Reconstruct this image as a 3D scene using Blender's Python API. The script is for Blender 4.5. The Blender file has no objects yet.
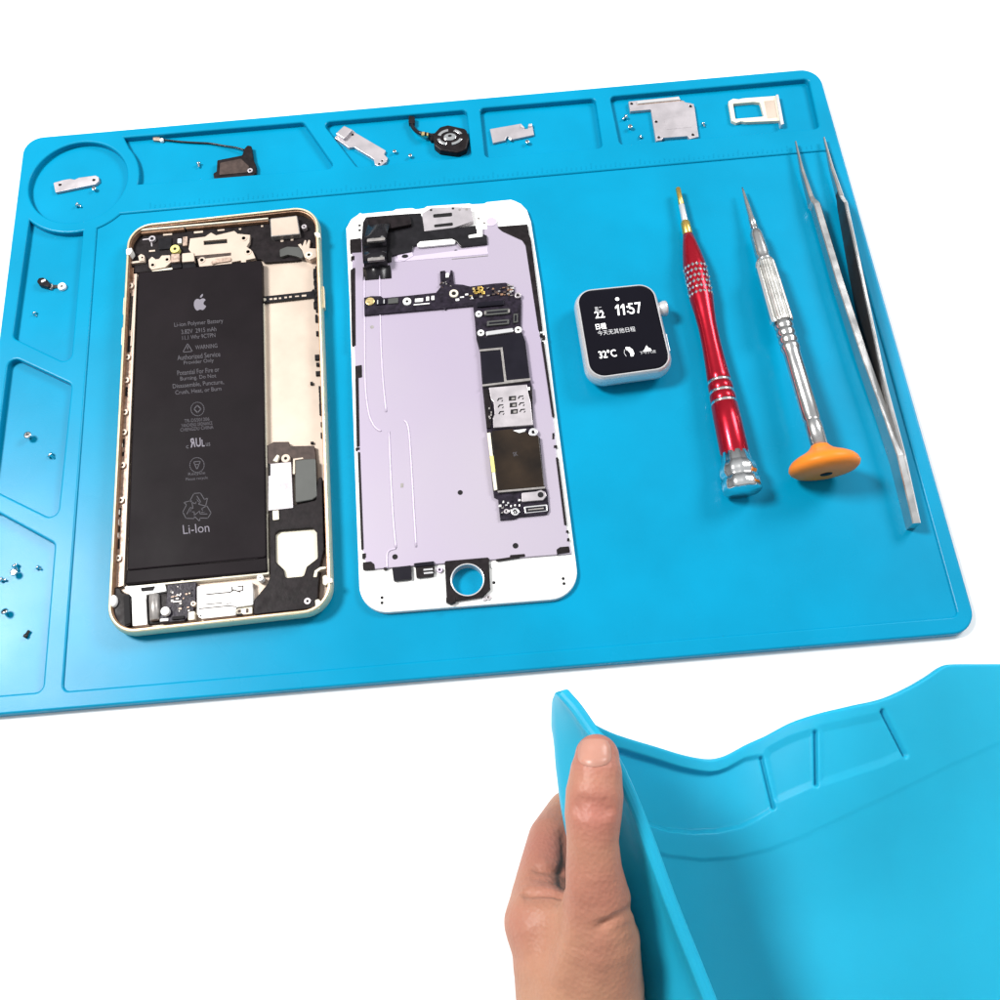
import bpy, math, random
import numpy as np
from mathutils import Vector, Matrix
from mathutils.geometry import tessellate_polygon

random.seed(7)
SC = bpy.context.scene
COL = SC.collection
S = 0.001                       # everything below is written in millimetres

# ------------------------------------------------------------------ camera
RM = np.array([[0.996251, -0.074233, -0.044418], [-0.086196, -0.895334, -0.436974], [-0.007331, 0.439165, -0.898377]])
CP = np.array([8.738, -184.633, 338.548])
F, CX, CY = 1100.0, 460.0, 400.0

def U(px, py, z):
    """the point of height z (mm) seen at photo pixel px, py"""
    d = RM.T @ np.array([(px - CX) / F, (py - CY) / F, 1.0])
    t = (z - CP[2]) / d[2]
    p = CP + d * t
    return np.array([p[0], p[1], z])

def L(pts, z):
    return [tuple(U(x, y, z)[:2]) for x, y in pts]

def pxmm(px, py, z):
    a = U(px, py, z); b = U(px + 1, py, z)
    return float(np.linalg.norm(b - a))

cam = bpy.data.cameras.new('camera')
camo = bpy.data.objects.new('camera', cam); COL.objects.link(camo)
cam.sensor_width = 36.0
cam.lens = F / 1000.0 * 36.0
cam.shift_x = 0.5 - CX / 1000.0
cam.shift_y = CY / 1000.0 - 0.5
cam.clip_start = 0.01; cam.clip_end = 200.0
M = Matrix(((RM[0][0], -RM[1][0], -RM[2][0], CP[0] * S),
            (RM[0][1], -RM[1][1], -RM[2][1], CP[1] * S),
            (RM[0][2], -RM[1][2], -RM[2][2], CP[2] * S),
            (0, 0, 0, 1)))
camo.matrix_world = M
SC.camera = camo

# ------------------------------------------------------------------ materials
def mat(name, col, rough=0.5, metal=0.0, var=0.0, vscale=400.0, bump=0.0, bscale=3000.0, rvar=0.0,
        stretch=None, sss=0.0, sssr=None, emit=None, spec=0.22, coat=0.0, alpha=1.0, var2=None):
    m = bpy.data.materials.new(name); m.use_nodes = True
    nt = m.node_tree; N = nt.nodes; K = nt.links
    b = N['Principled BSDF']
    b.inputs['Base Color'].default_value = (*col, 1)
    b.inputs['Roughness'].default_value = rough
    b.inputs['Metallic'].default_value = metal
    b.inputs['Specular IOR Level'].default_value = spec
    b.inputs['Coat Weight'].default_value = coat
    b.inputs['Coat Roughness'].default_value = 0.08
    tc = N.new('ShaderNodeTexCoord'); mp = N.new('ShaderNodeMapping')
    K.new(tc.outputs['Object'], mp.inputs['Vector'])
    if stretch: mp.inputs['Scale'].default_value = stretch
    if var > 0:
        n = N.new('ShaderNodeTexNoise'); n.inputs['Scale'].default_value = vscale; n.inputs['Detail'].default_value = 6
        K.new(mp.outputs['Vector'], n.inputs['Vector'])
        mx = N.new('ShaderNodeMix'); mx.data_type = 'RGBA'
        lo = tuple(c * (1 - var) for c in col); hi = tuple(min(1, c * (1 + var)) for c in col)
        if var2: hi = var2
        mx.inputs['A'].default_value = (*lo, 1); mx.inputs['B'].default_value = (*hi, 1)
        cr = N.new('ShaderNodeMapRange'); cr.inputs['From Min'].default_value = 0.3; cr.inputs['From Max'].default_value = 0.7
        K.new(n.outputs['Fac'], cr.inputs['Value']); K.new(cr.outputs['Result'], mx.inputs['Factor'])
        K.new(mx.outputs['Result'], b.inputs['Base Color'])
    if rvar > 0:
        n2 = N.new('ShaderNodeTexNoise'); n2.inputs['Scale'].default_value = vscale * 0.7; n2.inputs['Detail'].default_value = 8
        K.new(mp.outputs['Vector'], n2.inputs['Vector'])
        r = N.new('ShaderNodeMapRange'); r.inputs['To Min'].default_value = rough - rvar; r.inputs['To Max'].default_value = rough + rvar
        r.inputs['From Min'].default_value = 0.3; r.inputs['From Max'].default_value = 0.7
        K.new(n2.outputs['Fac'], r.inputs['Value']); K.new(r.outputs['Result'], b.inputs['Roughness'])
    if bump > 0:
        n3 = N.new('ShaderNodeTexNoise'); n3.inputs['Scale'].default_value = bscale; n3.inputs['Detail'].default_value = 5
        K.new(mp.outputs['Vector'], n3.inputs['Vector'])
        bp = N.new('ShaderNodeBump'); bp.inputs['Strength'].default_value = bump; bp.inputs['Distance'].default_value = 0.0002
        K.new(n3.outputs['Fac'], bp.inputs['Height']); K.new(bp.outputs['Normal'], b.inputs['Normal'])
    if sss > 0:
        b.inputs['Subsurface Weight'].default_value = sss
        b.inputs['Subsurface Radius'].default_value = sssr or (1, .4, .25)
        b.inputs['Subsurface Scale'].default_value = 0.004
    if emit:
        b.inputs['Emission Color'].default_value = (*emit[:3], 1); b.inputs['Emission Strength'].default_value = emit[3]
    return m

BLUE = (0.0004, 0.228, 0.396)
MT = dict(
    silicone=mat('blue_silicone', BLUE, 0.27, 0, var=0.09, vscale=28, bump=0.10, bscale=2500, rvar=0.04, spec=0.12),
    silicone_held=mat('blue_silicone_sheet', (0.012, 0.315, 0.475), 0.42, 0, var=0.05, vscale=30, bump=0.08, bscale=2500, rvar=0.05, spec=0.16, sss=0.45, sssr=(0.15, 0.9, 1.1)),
    table=mat('white_table', (0.88, 0.88, 0.88), 0.7, 0, var=0.01, vscale=5, spec=0.2),
    gold=mat('gold_aluminium', (0.74, 0.63, 0.43), 0.34, 0.6, rvar=0.08, vscale=300),
    champ=mat('champagne_metal', (0.53, 0.435, 0.36), 0.42, 0.3, var=0.06, vscale=120, rvar=0.08),
    champ_dk=mat('dull_champagne_metal', (0.42, 0.31, 0.25), 0.45, 0.4, var=0.35, vscale=900, rvar=0.1),
    cream=mat('cream_metal', (0.66, 0.61, 0.50), 0.5, 0.1, var=0.04, vscale=200),
    copper=mat('brown_copper', (0.27, 0.155, 0.095), 0.4, 0.4, var=0.3, vscale=700),
    battery=mat('black_battery_wrap', (0.009, 0.0065, 0.008), 0.5, 0, var=0.2, vscale=60, bump=0.16, bscale=150, rvar=0.08, spec=0.065),
    print_=mat('grey_print', (0.085, 0.08, 0.09), 0.7, spec=0.1),
    print_hi=mat('light_grey_print', (0.20, 0.185, 0.215), 0.7, spec=0.1),
    black=mat('black_plastic', (0.011, 0.008, 0.009), 0.45, 0, var=0.4, vscale=500, bump=0.2, bscale=900, rvar=0.12, spec=0.13),
    blackgl=mat('glossy_black_flex', (0.012, 0.011, 0.013), 0.2, 0, var=0.3, vscale=300, rvar=0.08),
    brown=mat('dark_brown_plate', (0.055, 0.037, 0.032), 0.5, 0, var=0.3, vscale=500),
    greygr=mat('dark_grey_green_plate', (0.080, 0.082, 0.078), 0.42, 0.3, var=0.12, vscale=90, rvar=0.06),
    greymid=mat('mid_grey_metal', (0.30, 0.28, 0.27), 0.4, 0.5, var=0.2, vscale=500),
    silver=mat('stamped_steel', (0.46, 0.425, 0.445), 0.38, 0.5, var=0.05, vscale=300, rvar=0.1, bump=0.1, bscale=900),
    steel=mat('polished_steel', (0.55, 0.545, 0.54), 0.22, 0.95, rvar=0.08, vscale=200, stretch=(1, 1, 1)),
    chrome=mat('bright_chrome', (0.80, 0.80, 0.80), 0.16, 1.0, rvar=0.05, vscale=200),
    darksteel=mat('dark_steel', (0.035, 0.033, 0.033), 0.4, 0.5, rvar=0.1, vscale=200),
    white=mat('white_plastic', (0.86, 0.85, 0.83), 0.35, 0, var=0.01),
    whitegl=mat('white_glass_bezel', (0.88, 0.87, 0.85), 0.25, 0, var=0.01, vscale=40),
    lilac=mat('lilac_shield_plate', (0.385, 0.325, 0.43), 0.42, 0.2, var=0.02, vscale=11, rvar=0.06, var2=(0.385, 0.345, 0.405)),  # second tint imitates the plate's uneven metallic reflection
    lilac_hi=mat('pale_lilac_metal', (0.52, 0.455, 0.56), 0.4, 0.15, var=0.03, vscale=100),
    pcb=mat('black_circuit_board', (0.016, 0.012, 0.020), 0.36, 0, var=0.5, vscale=700, bump=0.3, bscale=1200, rvar=0.1, spec=0.15),
    chip=mat('black_chip', (0.009, 0.008, 0.013), 0.35, 0, var=0.15, vscale=200, rvar=0.05, spec=0.12),
    chipbr=mat('glossy_brown_chip', (0.014, 0.011, 0.010), 0.25, 0, var=0.5, vscale=70, rvar=0.06, var2=(0.034, 0.022, 0.014), spec=0.2),
    brass=mat('brass', (0.75, 0.50, 0.13), 0.28, 0.9, rvar=0.08, vscale=300),
    yellow=mat('yellow_ring', (0.72, 0.66, 0.22), 0.45, 0.2),
    goldpad=mat('gold_contacts', (0.62, 0.48, 0.22), 0.35, 0.8, var=0.4, vscale=1500),
    hole=mat('dark_hole', (0.008, 0.007, 0.008), 0.7),
    red=mat('red_anodised', (0.37, 0.007, 0.020), 0.24, 0.65, rvar=0.05, vscale=300, var=0.05, coat=0.15),
    orange=mat('orange_plastic', (0.74, 0.205, 0.018), 0.42, 0, var=0.05, vscale=200, bump=0.08, bscale=2500),
    alu=mat('white_aluminium', (0.66, 0.655, 0.665), 0.28, 0.55, rvar=0.08, vscale=200),
    knurl=mat('brushed_aluminium', (0.55, 0.54, 0.51), 0.32, 0.8, rvar=0.1, vscale=300, var=0.08),
    glass=mat('black_watch_glass', (0.004, 0.0035, 0.007), 0.06, 0, spec=0.16, var=0.1, vscale=60),
    lit=mat('lit_screen_white', (0.8, 0.8, 0.8), 0.5, 0, emit=(1, 1, 1, 0.85)),
    litdim=mat('lit_screen_grey', (0.4, 0.4, 0.4), 0.5, 0, emit=(0.75, 0.75, 0.82, 0.45)),
    nail=mat('finger_nail', (0.41, 0.205, 0.155), 0.34, 0, var=0.08, vscale=120, sss=0.12, spec=0.3),
)

def skin_material():
    m = bpy.data.materials.new('skin'); m.use_nodes = True
    nt = m.node_tree; N = nt.nodes; K = nt.links
    b = N['Principled BSDF']; b.inputs['Roughness'].default_value = 0.5
    b.inputs['Specular IOR Level'].default_value = 0.35
    b.inputs['Subsurface Weight'].default_value = 0.12
    b.inputs['Subsurface Radius'].default_value = (1, .35, .2); b.inputs['Subsurface Scale'].default_value = 0.003
    tc = N.new('ShaderNodeTexCoord')
    n = N.new('ShaderNodeTexNoise'); n.inputs['Scale'].default_value = 45; n.inputs['Detail'].default_value = 5
    K.new(tc.outputs['Object'], n.inputs['Vector'])
    cr = N.new('ShaderNodeValToRGB')
    cr.color_ramp.elements[0].position = 0.32; cr.color_ramp.elements[0].color = (0.325, 0.145, 0.095, 1)
    cr.color_ramp.elements[1].position = 0.68; cr.color_ramp.elements[1].color = (0.415, 0.215, 0.130, 1)
    K.new(n.outputs['Fac'], cr.inputs['Fac'])
    at = N.new('ShaderNodeAttribute'); at.attribute_name = 'flush'
    mxx = N.new('ShaderNodeMix'); mxx.data_type = 'RGBA'
    mxx.inputs['B'].default_value = (0.37, 0.125, 0.098, 1)
    K.new(at.outputs['Fac'], mxx.inputs['Factor']); K.new(cr.outputs['Color'], mxx.inputs['A'])
    K.new(mxx.outputs['Result'], b.inputs['Base Color'])
    v = N.new('ShaderNodeTexVoronoi'); v.inputs['Scale'].default_value = 900
    K.new(tc.outputs['Object'], v.inputs['Vector'])
    n3 = N.new('ShaderNodeTexNoise'); n3.inputs['Scale'].default_value = 420; n3.inputs['Detail'].default_value = 6
    K.new(tc.outputs['Object'], n3.inputs['Vector'])
    ad = N.new('ShaderNodeMath'); ad.operation = 'ADD'
    K.new(v.outputs['Distance'], ad.inputs[0]); K.new(n3.outputs['Fac'], ad.inputs[1])
    bp = N.new('ShaderNodeBump'); bp.inputs['Strength'].default_value = 0.30; bp.inputs['Distance'].default_value = 0.0004
    K.new(ad.outputs[0], bp.inputs['Height']); K.new(bp.outputs['Normal'], b.inputs['Normal'])
    return m
MT['skin'] = skin_material()

# ------------------------------------------------------------------ mesh buffer
class MB:
    def __init__(s): s.v = []; s.f = []; s.mi = []; s.sm = []; s.mats = []
    def m(s, name):
        if name not in s.mats: s.mats.append(name)
        return s.mats.index(name)
    def add(s, vs, fs, mname, smooth=False):
        o = len(s.v); k = s.m(mname)
        s.v.extend([(float(a), float(b), float(c)) for a, b, c in vs])
        for f in fs:
            s.f.append(tuple(i + o for i in f)); s.mi.append(k); s.sm.append(smooth)
    def build(s, name, root=None, parent=None, loc=None):
        """root: the top-level object whose location is the origin; parent: direct parent"""
        if root is not None: org = Vector(root['_org'])
        elif loc is not None: org = Vector(loc)
        else:
            a = np.array(s.v); lo = a.min(0); hi = a.max(0)
            org = Vector(((lo[0] + hi[0]) / 2, (lo[1] + hi[1]) / 2, lo[2]))
        me = bpy.data.meshes.new(name)
        me.from_pydata([((x - org.x) * S, (y - org.y) * S, (z - org.z) * S) for x, y, z in s.v], [], s.f)
        for n in s.mats: me.materials.append(MT[n])
        me.polygons.foreach_set('material_index', s.mi)
        me.polygons.foreach_set('use_smooth', s.sm)
        me.update()
        o = bpy.data.objects.new(name, me); COL.objects.link(o)
        if root is not None: o.parent = parent or root
        else: o.location = org * S
        return o

def tag(o, label, cat, group=None, kind=None):
    if label: o['label'] = label
    if cat: o['category'] = cat
    if group: o['group'] = group
    if kind: o['kind'] = kind
    return o

def thing(name, label, cat, loc, group=None):
    o = bpy.data.objects.new(name, None); COL.objects.link(o)
    o.empty_display_size = 0.01
    o.location = Vector([float(c) for c in loc]) * S
    o['_org'] = [float(c) for c in loc]
    return tag(o, label, cat, group)

# ------------------------------------------------------------------ 2-D helpers
def area(l):
    return 0.5 * sum(l[i][0] * l[(i + 1) % len(l)][1] - l[(i + 1) % len(l)][0] * l[i][1] for i in range(len(l)))
def ccw(l): return list(l) if area(l) > 0 else list(l)[::-1]
def cw(l): return list(l) if area(l) < 0 else list(l)[::-1]

def inset(l, d):
    """move every vertex to the left of the walking direction by d"""
    n = len(l); out = []
    if d == 0: return list(l)
    for i in range(n):
        p0 = np.array(l[i - 1]); p = np.array(l[i]); p1 = np.array(l[(i + 1) % n])
        a = p - p0; b = p1 - p
        la = np.linalg.norm(a); lb = np.linalg.norm(b)
        a = a / la if la > 1e-9 else b / max(lb, 1e-9)
        b = b / lb if lb > 1e-9 else a
        na = np.array([-a[1], a[0]]); nb = np.array([-b[1], b[0]])
        m = na + nb; q = float(m @ m)
        if q < 1e-6: v = na * d
        else:
            v = m * (2 * d / q)
            lv = np.linalg.norm(v)
            if lv > 2 * abs(d): v *= 2 * abs(d) / lv
        out.append(tuple(p + v))
    return out

def rounded(l, r, n=5):
    """round the corners of an mm polygon; r a number or a list"""
    out = []; N_ = len(l)
    for i in range(N_):
        ri = r[i] if isinstance(r, (list, tuple)) else r
        p0 = np.array(l[i - 1]); p = np.array(l[i]); p1 = np.array(l[(i + 1) % N_])
        a = p0 - p; b = p1 - p; la = np.linalg.norm(a); lb = np.linalg.norm(b)
        if ri <= 0 or la < 1e-9 or lb < 1e-9: out.append(tuple(p)); continue
        a /= la; b /= lb
        ang = math.acos(max(-1, min(1, float(a @ b))))
        if ang > 3.0: out.append(tuple(p)); continue
        t = min(ri / math.tan(ang / 2), la * .49, lb * .49)
        rr = t * math.tan(ang / 2)
        c = p + (a + b) / np.linalg.norm(a + b) * (rr / math.sin(ang / 2))
        s0 = p + a * t - c; s1 = p + b * t - c
        a0 = math.atan2(s0[1], s0[0]); a1 = math.atan2(s1[1], s1[0])
        da = (a1 - a0 + math.pi) % (2 * math.pi) - math.pi
        for k in range(n + 1):
            x = a0 + da * k / n
            out.append((c[0] + rr * math.cos(x), c[1] + rr * math.sin(x)))
    return out

def circle(c, r, n=24, r2=None, rot=0):
    r2 = r2 or r
    o = []
    for k in range(n):
        a = 2 * math.pi * k / n
        x, y = r * math.cos(a), r2 * math.sin(a)
        o.append((c[0] + x * math.cos(rot) - y * math.sin(rot), c[1] + x * math.sin(rot) + y * math.cos(rot)))
    return o

def cap(mb, loops, z, mi, up=True):
    vs = []; polys = []
    for l in loops:
        polys.append([Vector((x, y, 0)) for x, y in l]); vs.extend([(x, y, z) for x, y in l])
    tris = tessellate_polygon(polys)
    fs = []
    for t in tris:
        a, b, c = [np.array(vs[i][:2]) for i in t]
        cr = (b - a)[0] * (c - a)[1] - (b - a)[1] * (c - a)[0]
        if abs(cr) < 1e-12: continue
        if (cr > 0) != up: t = (t[0], t[2], t[1])
        fs.append(tuple(t))
    mb.add(vs, fs, mi)

def strip(mb, la, za, lb, zb, mi, smooth=False):
    n = len(la)
    vs = [(x, y, za) for x, y in la] + [(x, y, zb) for x, y in lb]
    fs = [(i, (i + 1) % n, n + (i + 1) % n, n + i) for i in range(n)]
    mb.add(vs, fs, mi, smooth)

def plate(mb, outer, z0, z1, mi, holes=(), bev=0.15, nb=2, bottom=False, hole_z=None):
    loops = [ccw(outer)] + [cw(h) for h in holes]
    bev = min(bev, (z1 - z0) * .9)
    tops = []
    for i, l in enumerate(loops):
        zz = z0 if i == 0 or hole_z is None else hole_z[i - 1]
        prev, pz = l, zz
        for k in range(nb + 1 if bev > 0 else 1):
            a = (k / nb) * math.pi / 2 if bev > 0 else 0
            cur = inset(l, bev * (1 - math.cos(a))) if k else list(l)
            cz = z1 - bev * (1 - math.sin(a)) if bev > 0 else z1
            strip(mb, prev, pz, cur, cz, mi)
            prev, pz = cur, cz
        tops.append(prev)
    cap(mb, tops, z1, mi)
    if bottom: cap(mb, loops, z0, mi, up=False)

def loft(mb, loop, prof, mi, smooth=True):
    l = ccw(loop); prev = None
    for d, z in prof:
        cur = inset(l, d)
        if prev: strip(mb, prev[0], prev[1], cur, z, mi, smooth)
        prev = (cur, z)
    return prev[0]

def P(mb, pts, z0, z1, mi, r=0.0, bev=0.12, holes=(), n=4, hole_z=None, bottom=False):
    """plate traced in photo pixels, its top at z1"""
    l = L(pts, z1)
    if r: l = rounded(l, r, n)
    plate(mb, l, z0, z1, mi, holes=holes, bev=bev, bottom=bottom, hole_z=hole_z)

def rq(cx, cy, w, h, sl=-0.09, vs=-0.02):
    """a leaning rectangle in photo pixels"""
    return [(cx + sx * w / 2 + vs * sy * h / 2, cy + sy * h / 2 + sl * sx * w / 2) for sx, sy in ((-1, -1), (1, -1), (1, 1), (-1, 1))]

def ringpx(mb, px, py, z0, z1, r, mi, hole=0.0, hmi='hole', n=20):
    """washer / eyelet; r and hole in photo pixels"""
    k = pxmm(px, py, z1); c = U(px, py, z1)[:2]
    if hole:
        plate(mb, circle(c, r * k, n), z0, z1, mi, holes=[circle(c, hole * k, 12)], bev=0.08, hole_z=[max(z0, z1 - 0.5)])
        cap(mb, [circle(c, hole * k * 1.02, 12)], max(z0, z1 - 0.45), hmi)
    else:
        plate(mb, circle(c, r * k, n), z0, z1, mi, bev=min(0.25, r * k * .3))

def bits(mb, lst, z0, z1, mi, sl=-0.09):
    for b in lst:
        P(mb, rq(b[0], b[1], b[2], b[3], sl), z0, z1, mi, bev=0.05)

def tube(mb, pts, r, mi, n=8, closed_ends=True):
    pts = [np.array(p, float) for p in pts]; m = len(pts)
    rs = r if isinstance(r, (list, tuple)) else [r] * m
    up = np.array([0, 0, 1.0]); vs = []
    for i in range(m):
        t = pts[min(i + 1, m - 1)] - pts[max(i - 1, 0)]; t /= np.linalg.norm(t)
        a = np.cross(t, up)
        if np.linalg.norm(a) < 1e-3: a = np.cross(t, [1, 0, 0])
        a /= np.linalg.norm(a); b = np.cross(a, t)
        for k in range(n):
            q = 2 * math.pi * k / n
            vs.append(tuple(pts[i] + rs[i] * (a * math.cos(q) + b * math.sin(q))))
    fs = [(i * n + k, i * n + (k + 1) % n, (i + 1) * n + (k + 1) % n, (i + 1) * n + k) for i in range(m - 1) for k in range(n)]
    if closed_ends:
        fs.append(tuple(range(n - 1, -1, -1))); fs.append(tuple((m - 1) * n + k for k in range(n)))
    mb.add(vs, fs, mi, True)

def smooth_path(pts, sub=6):
    pts = [np.array(p, float) for p in pts]; out = []
    for i in range(len(pts) - 1):
        p0 = pts[max(i - 1, 0)]; p1 = pts[i]; p2 = pts[i + 1]; p3 = pts[min(i + 2, len(pts) - 1)]
        for k in range(sub):
            t = k / sub
            out.append(0.5 * ((2 * p1) + (-p0 + p2) * t + (2 * p0 - 5 * p1 + 4 * p2 - p3) * t * t + (-p0 + 3 * p1 - 3 * p2 + p3) * t ** 3))
    out.append(pts[-1]); return out

def lathe(mb, p0, p1, prof, mi, n=40, smooth=True, flute=None, capends=True):
    """prof: (fraction along p0-p1, radius)"""
    p0 = np.array(p0, float); p1 = np.array(p1, float); t = p1 - p0; t /= np.linalg.norm(t)
    a = np.cross(t, [0, 0, 1.0]); a /= np.linalg.norm(a); b = np.cross(a, t)
    vs = []
    for u, r in prof:
        c = p0 + (p1 - p0) * u
        for k in range(n):
            q = 2 * math.pi * k / n; rr = r
            if flute: rr = r * (1 + flute[1] * math.cos(flute[0] * q))
            vs.append(tuple(c + rr * (a * math.cos(q) + b * math.sin(q))))
    m = len(prof)
    fs = [(i * n + k, i * n + (k + 1) % n, (i + 1) * n + (k + 1) % n, (i + 1) * n + k) for i in range(m - 1) for k in range(n)]
    if capends:
        fs.append(tuple(range(n - 1, -1, -1))); fs.append(tuple((m - 1) * n + k for k in range(n)))
    mb.add(vs, fs, mi, smooth)

_tc = {}
def text_geo(s, bold=0.0):
    key = (s, bold)
    if key in _tc: return _tc[key]
    c = bpy.data.curves.new('t', 'FONT'); c.body = s; c.offset = bold; c.resolution_u = 3
    o = bpy.data.objects.new('t', c); COL.objects.link(o)
    dg = bpy.context.evaluated_depsgraph_get(); dg.update()
    me = bpy.data.meshes.new_from_object(o.evaluated_get(dg))
    v = np.array([x.co[:] for x in me.vertices]); f = [tuple(p.vertices) for p in me.polygons]
    bpy.data.objects.remove(o); bpy.data.curves.remove(c); bpy.data.meshes.remove(me)
    _tc[key] = (v, f); return v, f

def text(mb, s, p0, p1, h, z, mi, bold=0.0, lean=0.0, mirror=False):
    """printed line: baseline-left p0 to baseline-right p1 (photo px), bbox height h px"""
    v, f = text_geo(s, bold)
    lo = v.min(0); hi = v.max(0)
    d = np.array(p1, float) - np.array(p0, float); ln = np.linalg.norm(d); d /= ln
    A = U(*p0, z); B = U(*p1, z)
    upx = (p0[0] + d[1] * h + lean, p0[1] - d[0] * h)
    Cc = U(*upx, z)
    vs = []
    for x in v:
        a = (x[0] - lo[0]) / (hi[0] - lo[0]); b = (x[1] - lo[1]) / (hi[1] - lo[1])
        if mirror: a = 1 - a
        q = A + (B - A) * a + (Cc - A) * b
        vs.append((q[0], q[1], z))
    mb.add(vs, f, mi)

def stroke(mb, pts, w, z, mi, closed=False):
    """flat printed line of width w px through photo-pixel points"""
    k = pxmm(pts[0][0], pts[0][1], z) * w / 2
    q = [np.array(U(x, y, z)[:2]) for x, y in pts]
    if closed: q.append(q[0])
    for a, b in zip(q[:-1], q[1:]):
        d = b - a; n_ = np.linalg.norm(d)
        if n_ < 1e-9: continue
        d /= n_; nn = np.array([-d[1], d[0]]) * k; e = d * k * .6
        vs = [(*(a - e + nn), z), (*(a - e - nn), z), (*(b + e - nn), z), (*(b + e + nn), z)]
        mb.add(vs, [(0, 1, 2, 3)], mi)

def arcpx(cx, cy, rx, ry, a0, a1, n=16):
    return [(cx + rx * math.cos(math.radians(a0 + (a1 - a0) * i / n)), cy + ry * math.sin(math.radians(a0 + (a1 - a0) * i / n))) for i in range(n + 1)]

# ================================================================== SETTING
ZT, ZW, ZF = -3.5, -0.7, -2.6      # table, mat work surface, tray floors (mat rim = 0)
mb = MB()
n = 12; ext = 6000
g = [(-ext + 2 * ext * i / n, -ext + 2 * ext * j / n, ZT) for j in range(n + 1) for i in range(n + 1)]
mb.add(g, [(j * (n + 1) + i, j * (n + 1) + i + 1, (j + 1) * (n + 1) + i + 1, (j + 1) * (n + 1) + i) for j in range(n) for i in range(n)], 'table')
o = mb.build('table'); o['kind'] = 'structure'

# ================================================================== WORK MAT
mb = MB()
MW, MH = 157.5, 112.5
outer = rounded([(-MW, -MH), (MW, -MH), (MW, MH), (-MW, MH)], 7.5, 10)
ccen = U(78, 181.5, 0)[:2]
crad = 0.5 * (np.linalg.norm(U(30.5, 184, 0)[:2] - U(125.3, 179, 0)[:2]) / 2 + np.linalg.norm(U(78, 140.5, 0)[:2] - U(78, 222.5, 0)[:2]) / 2)
circ = circle(ccen, crad, 72)
def arc_mm(r, pa, pb, n=10):
    a0 = math.atan2(pa[1] - ccen[1], pa[0] - ccen[0]); a1 = math.atan2(pb[1] - ccen[1], pb[0] - ccen[0])
    d = (a1 - a0 + math.pi) % (2 * math.pi) - math.pi
    return [(ccen[0] + r * math.cos(a0 + d * i / n), ccen[1] + r * math.sin(a0 + d * i / n)) for i in range(n + 1)]
r_ring = crad + 4.6
mm = lambda x, y: tuple(U(x, y, 0)[:2])
T1 = arc_mm(r_ring, mm(139, 184), mm(128, 146), 12) + rounded([mm(128, 146), mm(123.5, 137.5), mm(303.5, 122), mm(335.5, 168), mm(139, 184)], 1.6, 4)[6:-6]
T1 = arc_mm(r_ring, mm(139, 184), mm(129, 148), 12) + [mm(124, 137.5)] + rounded([mm(124, 137.5), mm(303.5, 122), mm(335.5, 168), mm(139, 184)], 1.8, 5)[6:-6]
T2 = rounded([mm(322, 122), mm(466.5, 109.5), mm(471.6, 156.5), mm(357, 167)], 2.0, 5)
T3 = rounded([mm(480, 108), mm(595, 98), mm(602.6, 147.5), mm(485.3, 157.3)], 1.8, 5)
T4 = rounded([mm(610, 96.3), mm(808.5, 78.5), mm(819.5, 128), mm(620, 144.5)], 1.8, 5)
L1 = arc_mm(r_ring, mm(27, 222), mm(83, 234), 12) + rounded([mm(83.5, 236), mm(70.5, 365), mm(13, 337.5), mm(26, 223)], 2.6, 5)[6:-6]
L2 = rounded([mm(9, 355), mm(71.5, 384), mm(57, 521), mm(-8, 489)], 2.6, 5)
L3 = rounded([mm(-12, 507), mm(54.5, 543.5), mm(42.3, 691.5), mm(-34, 698)], 2.2, 5)
Wk = arc_mm(r_ring + 0.6, mm(97, 228), mm(119, 213), 8) + rounded([mm(119, 213), mm(829, 150), mm(958.5, 616), mm(63, 691), mm(97, 228)], 2.0, 5)[6:-6]
trays = [circ, T1, T2, T3, T4, L1, L2, L3]
plate(mb, outer, ZT, 0, 'silicone', holes=trays + [Wk], bev=0.7, nb=4, hole_z=[ZF] * 8 + [ZW])
cap(mb, [inset(cw(Wk), -0.4) if False else inset(ccw(Wk), -0.3)], ZW, 'silicone')
for t in trays: cap(mb, [inset(ccw(t), -0.3)], ZF, 'silicone')
cap(mb, [ccw(outer)], ZT, 'silicone', up=False)
# raised ruler along the ridge above the work surface
for i in range(0, 136):
    px = 150 + i * 4.9
    y0 = 181.5 + 0.0893 * (475 - px) - 2.6
    ln = 5.5 if i % 10 == 0 else (4.2 if i % 5 == 0 else 2.8)
    P(mb, [(px - .35, y0 - ln), (px + .35, y0 - ln), (px + .45, y0), (px - .25, y0)], -0.02, 0.10, 'silicone', bev=0)
o = mb.build('silicone_mat', loc=(0, 0, ZT))
tag(o, 'flat blue silicone work mat with moulded trays holding phone parts', 'work mat')

# ================================================================== PHONE SHELL WITH BATTERY
PX = [(127.5, 226.5), (320.4, 209.2), (335, 614.5), (106.2, 637.5)]
zb = ZW
ph = thing('phone_housing', 'opened gold phone housing with long black battery and exposed inner parts', 'phone', (*U(222, 425, zb)[:2], zb))
loop = rounded([tuple(U(x, y, z)[:2]) for (x, y), z in zip(PX, (4.4, 2.2, 2.2, 4.4))], 9.5, 10)
mb = MB()
inner = loft(mb, loop, [(1.6, zb), (0.5, zb + 1.1), (0.05, zb + 2.5), (0.0, zb + 3.6), (0.2, zb + 5.1), (0.5, zb + 6.0), (0.75, zb + 6.35), (0.85, zb + 6.4), (1.3, zb + 6.35), (1.4, zb + 6.1)], 'gold')
loft(mb, loop, [(1.4, zb + 6.1), (1.45, zb + 5.6), (1.75, zb + 5.5), (1.8, 1.0)], 'copper', smooth=False)
# antenna bands in the frame
mb.build('frame', ph)
mb = MB()
plate(mb, inset(ccw(loop), 1.6), zb + 0.6, 1.3, 'champ', bev=0)
mb.build('back_plate', ph)
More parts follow.
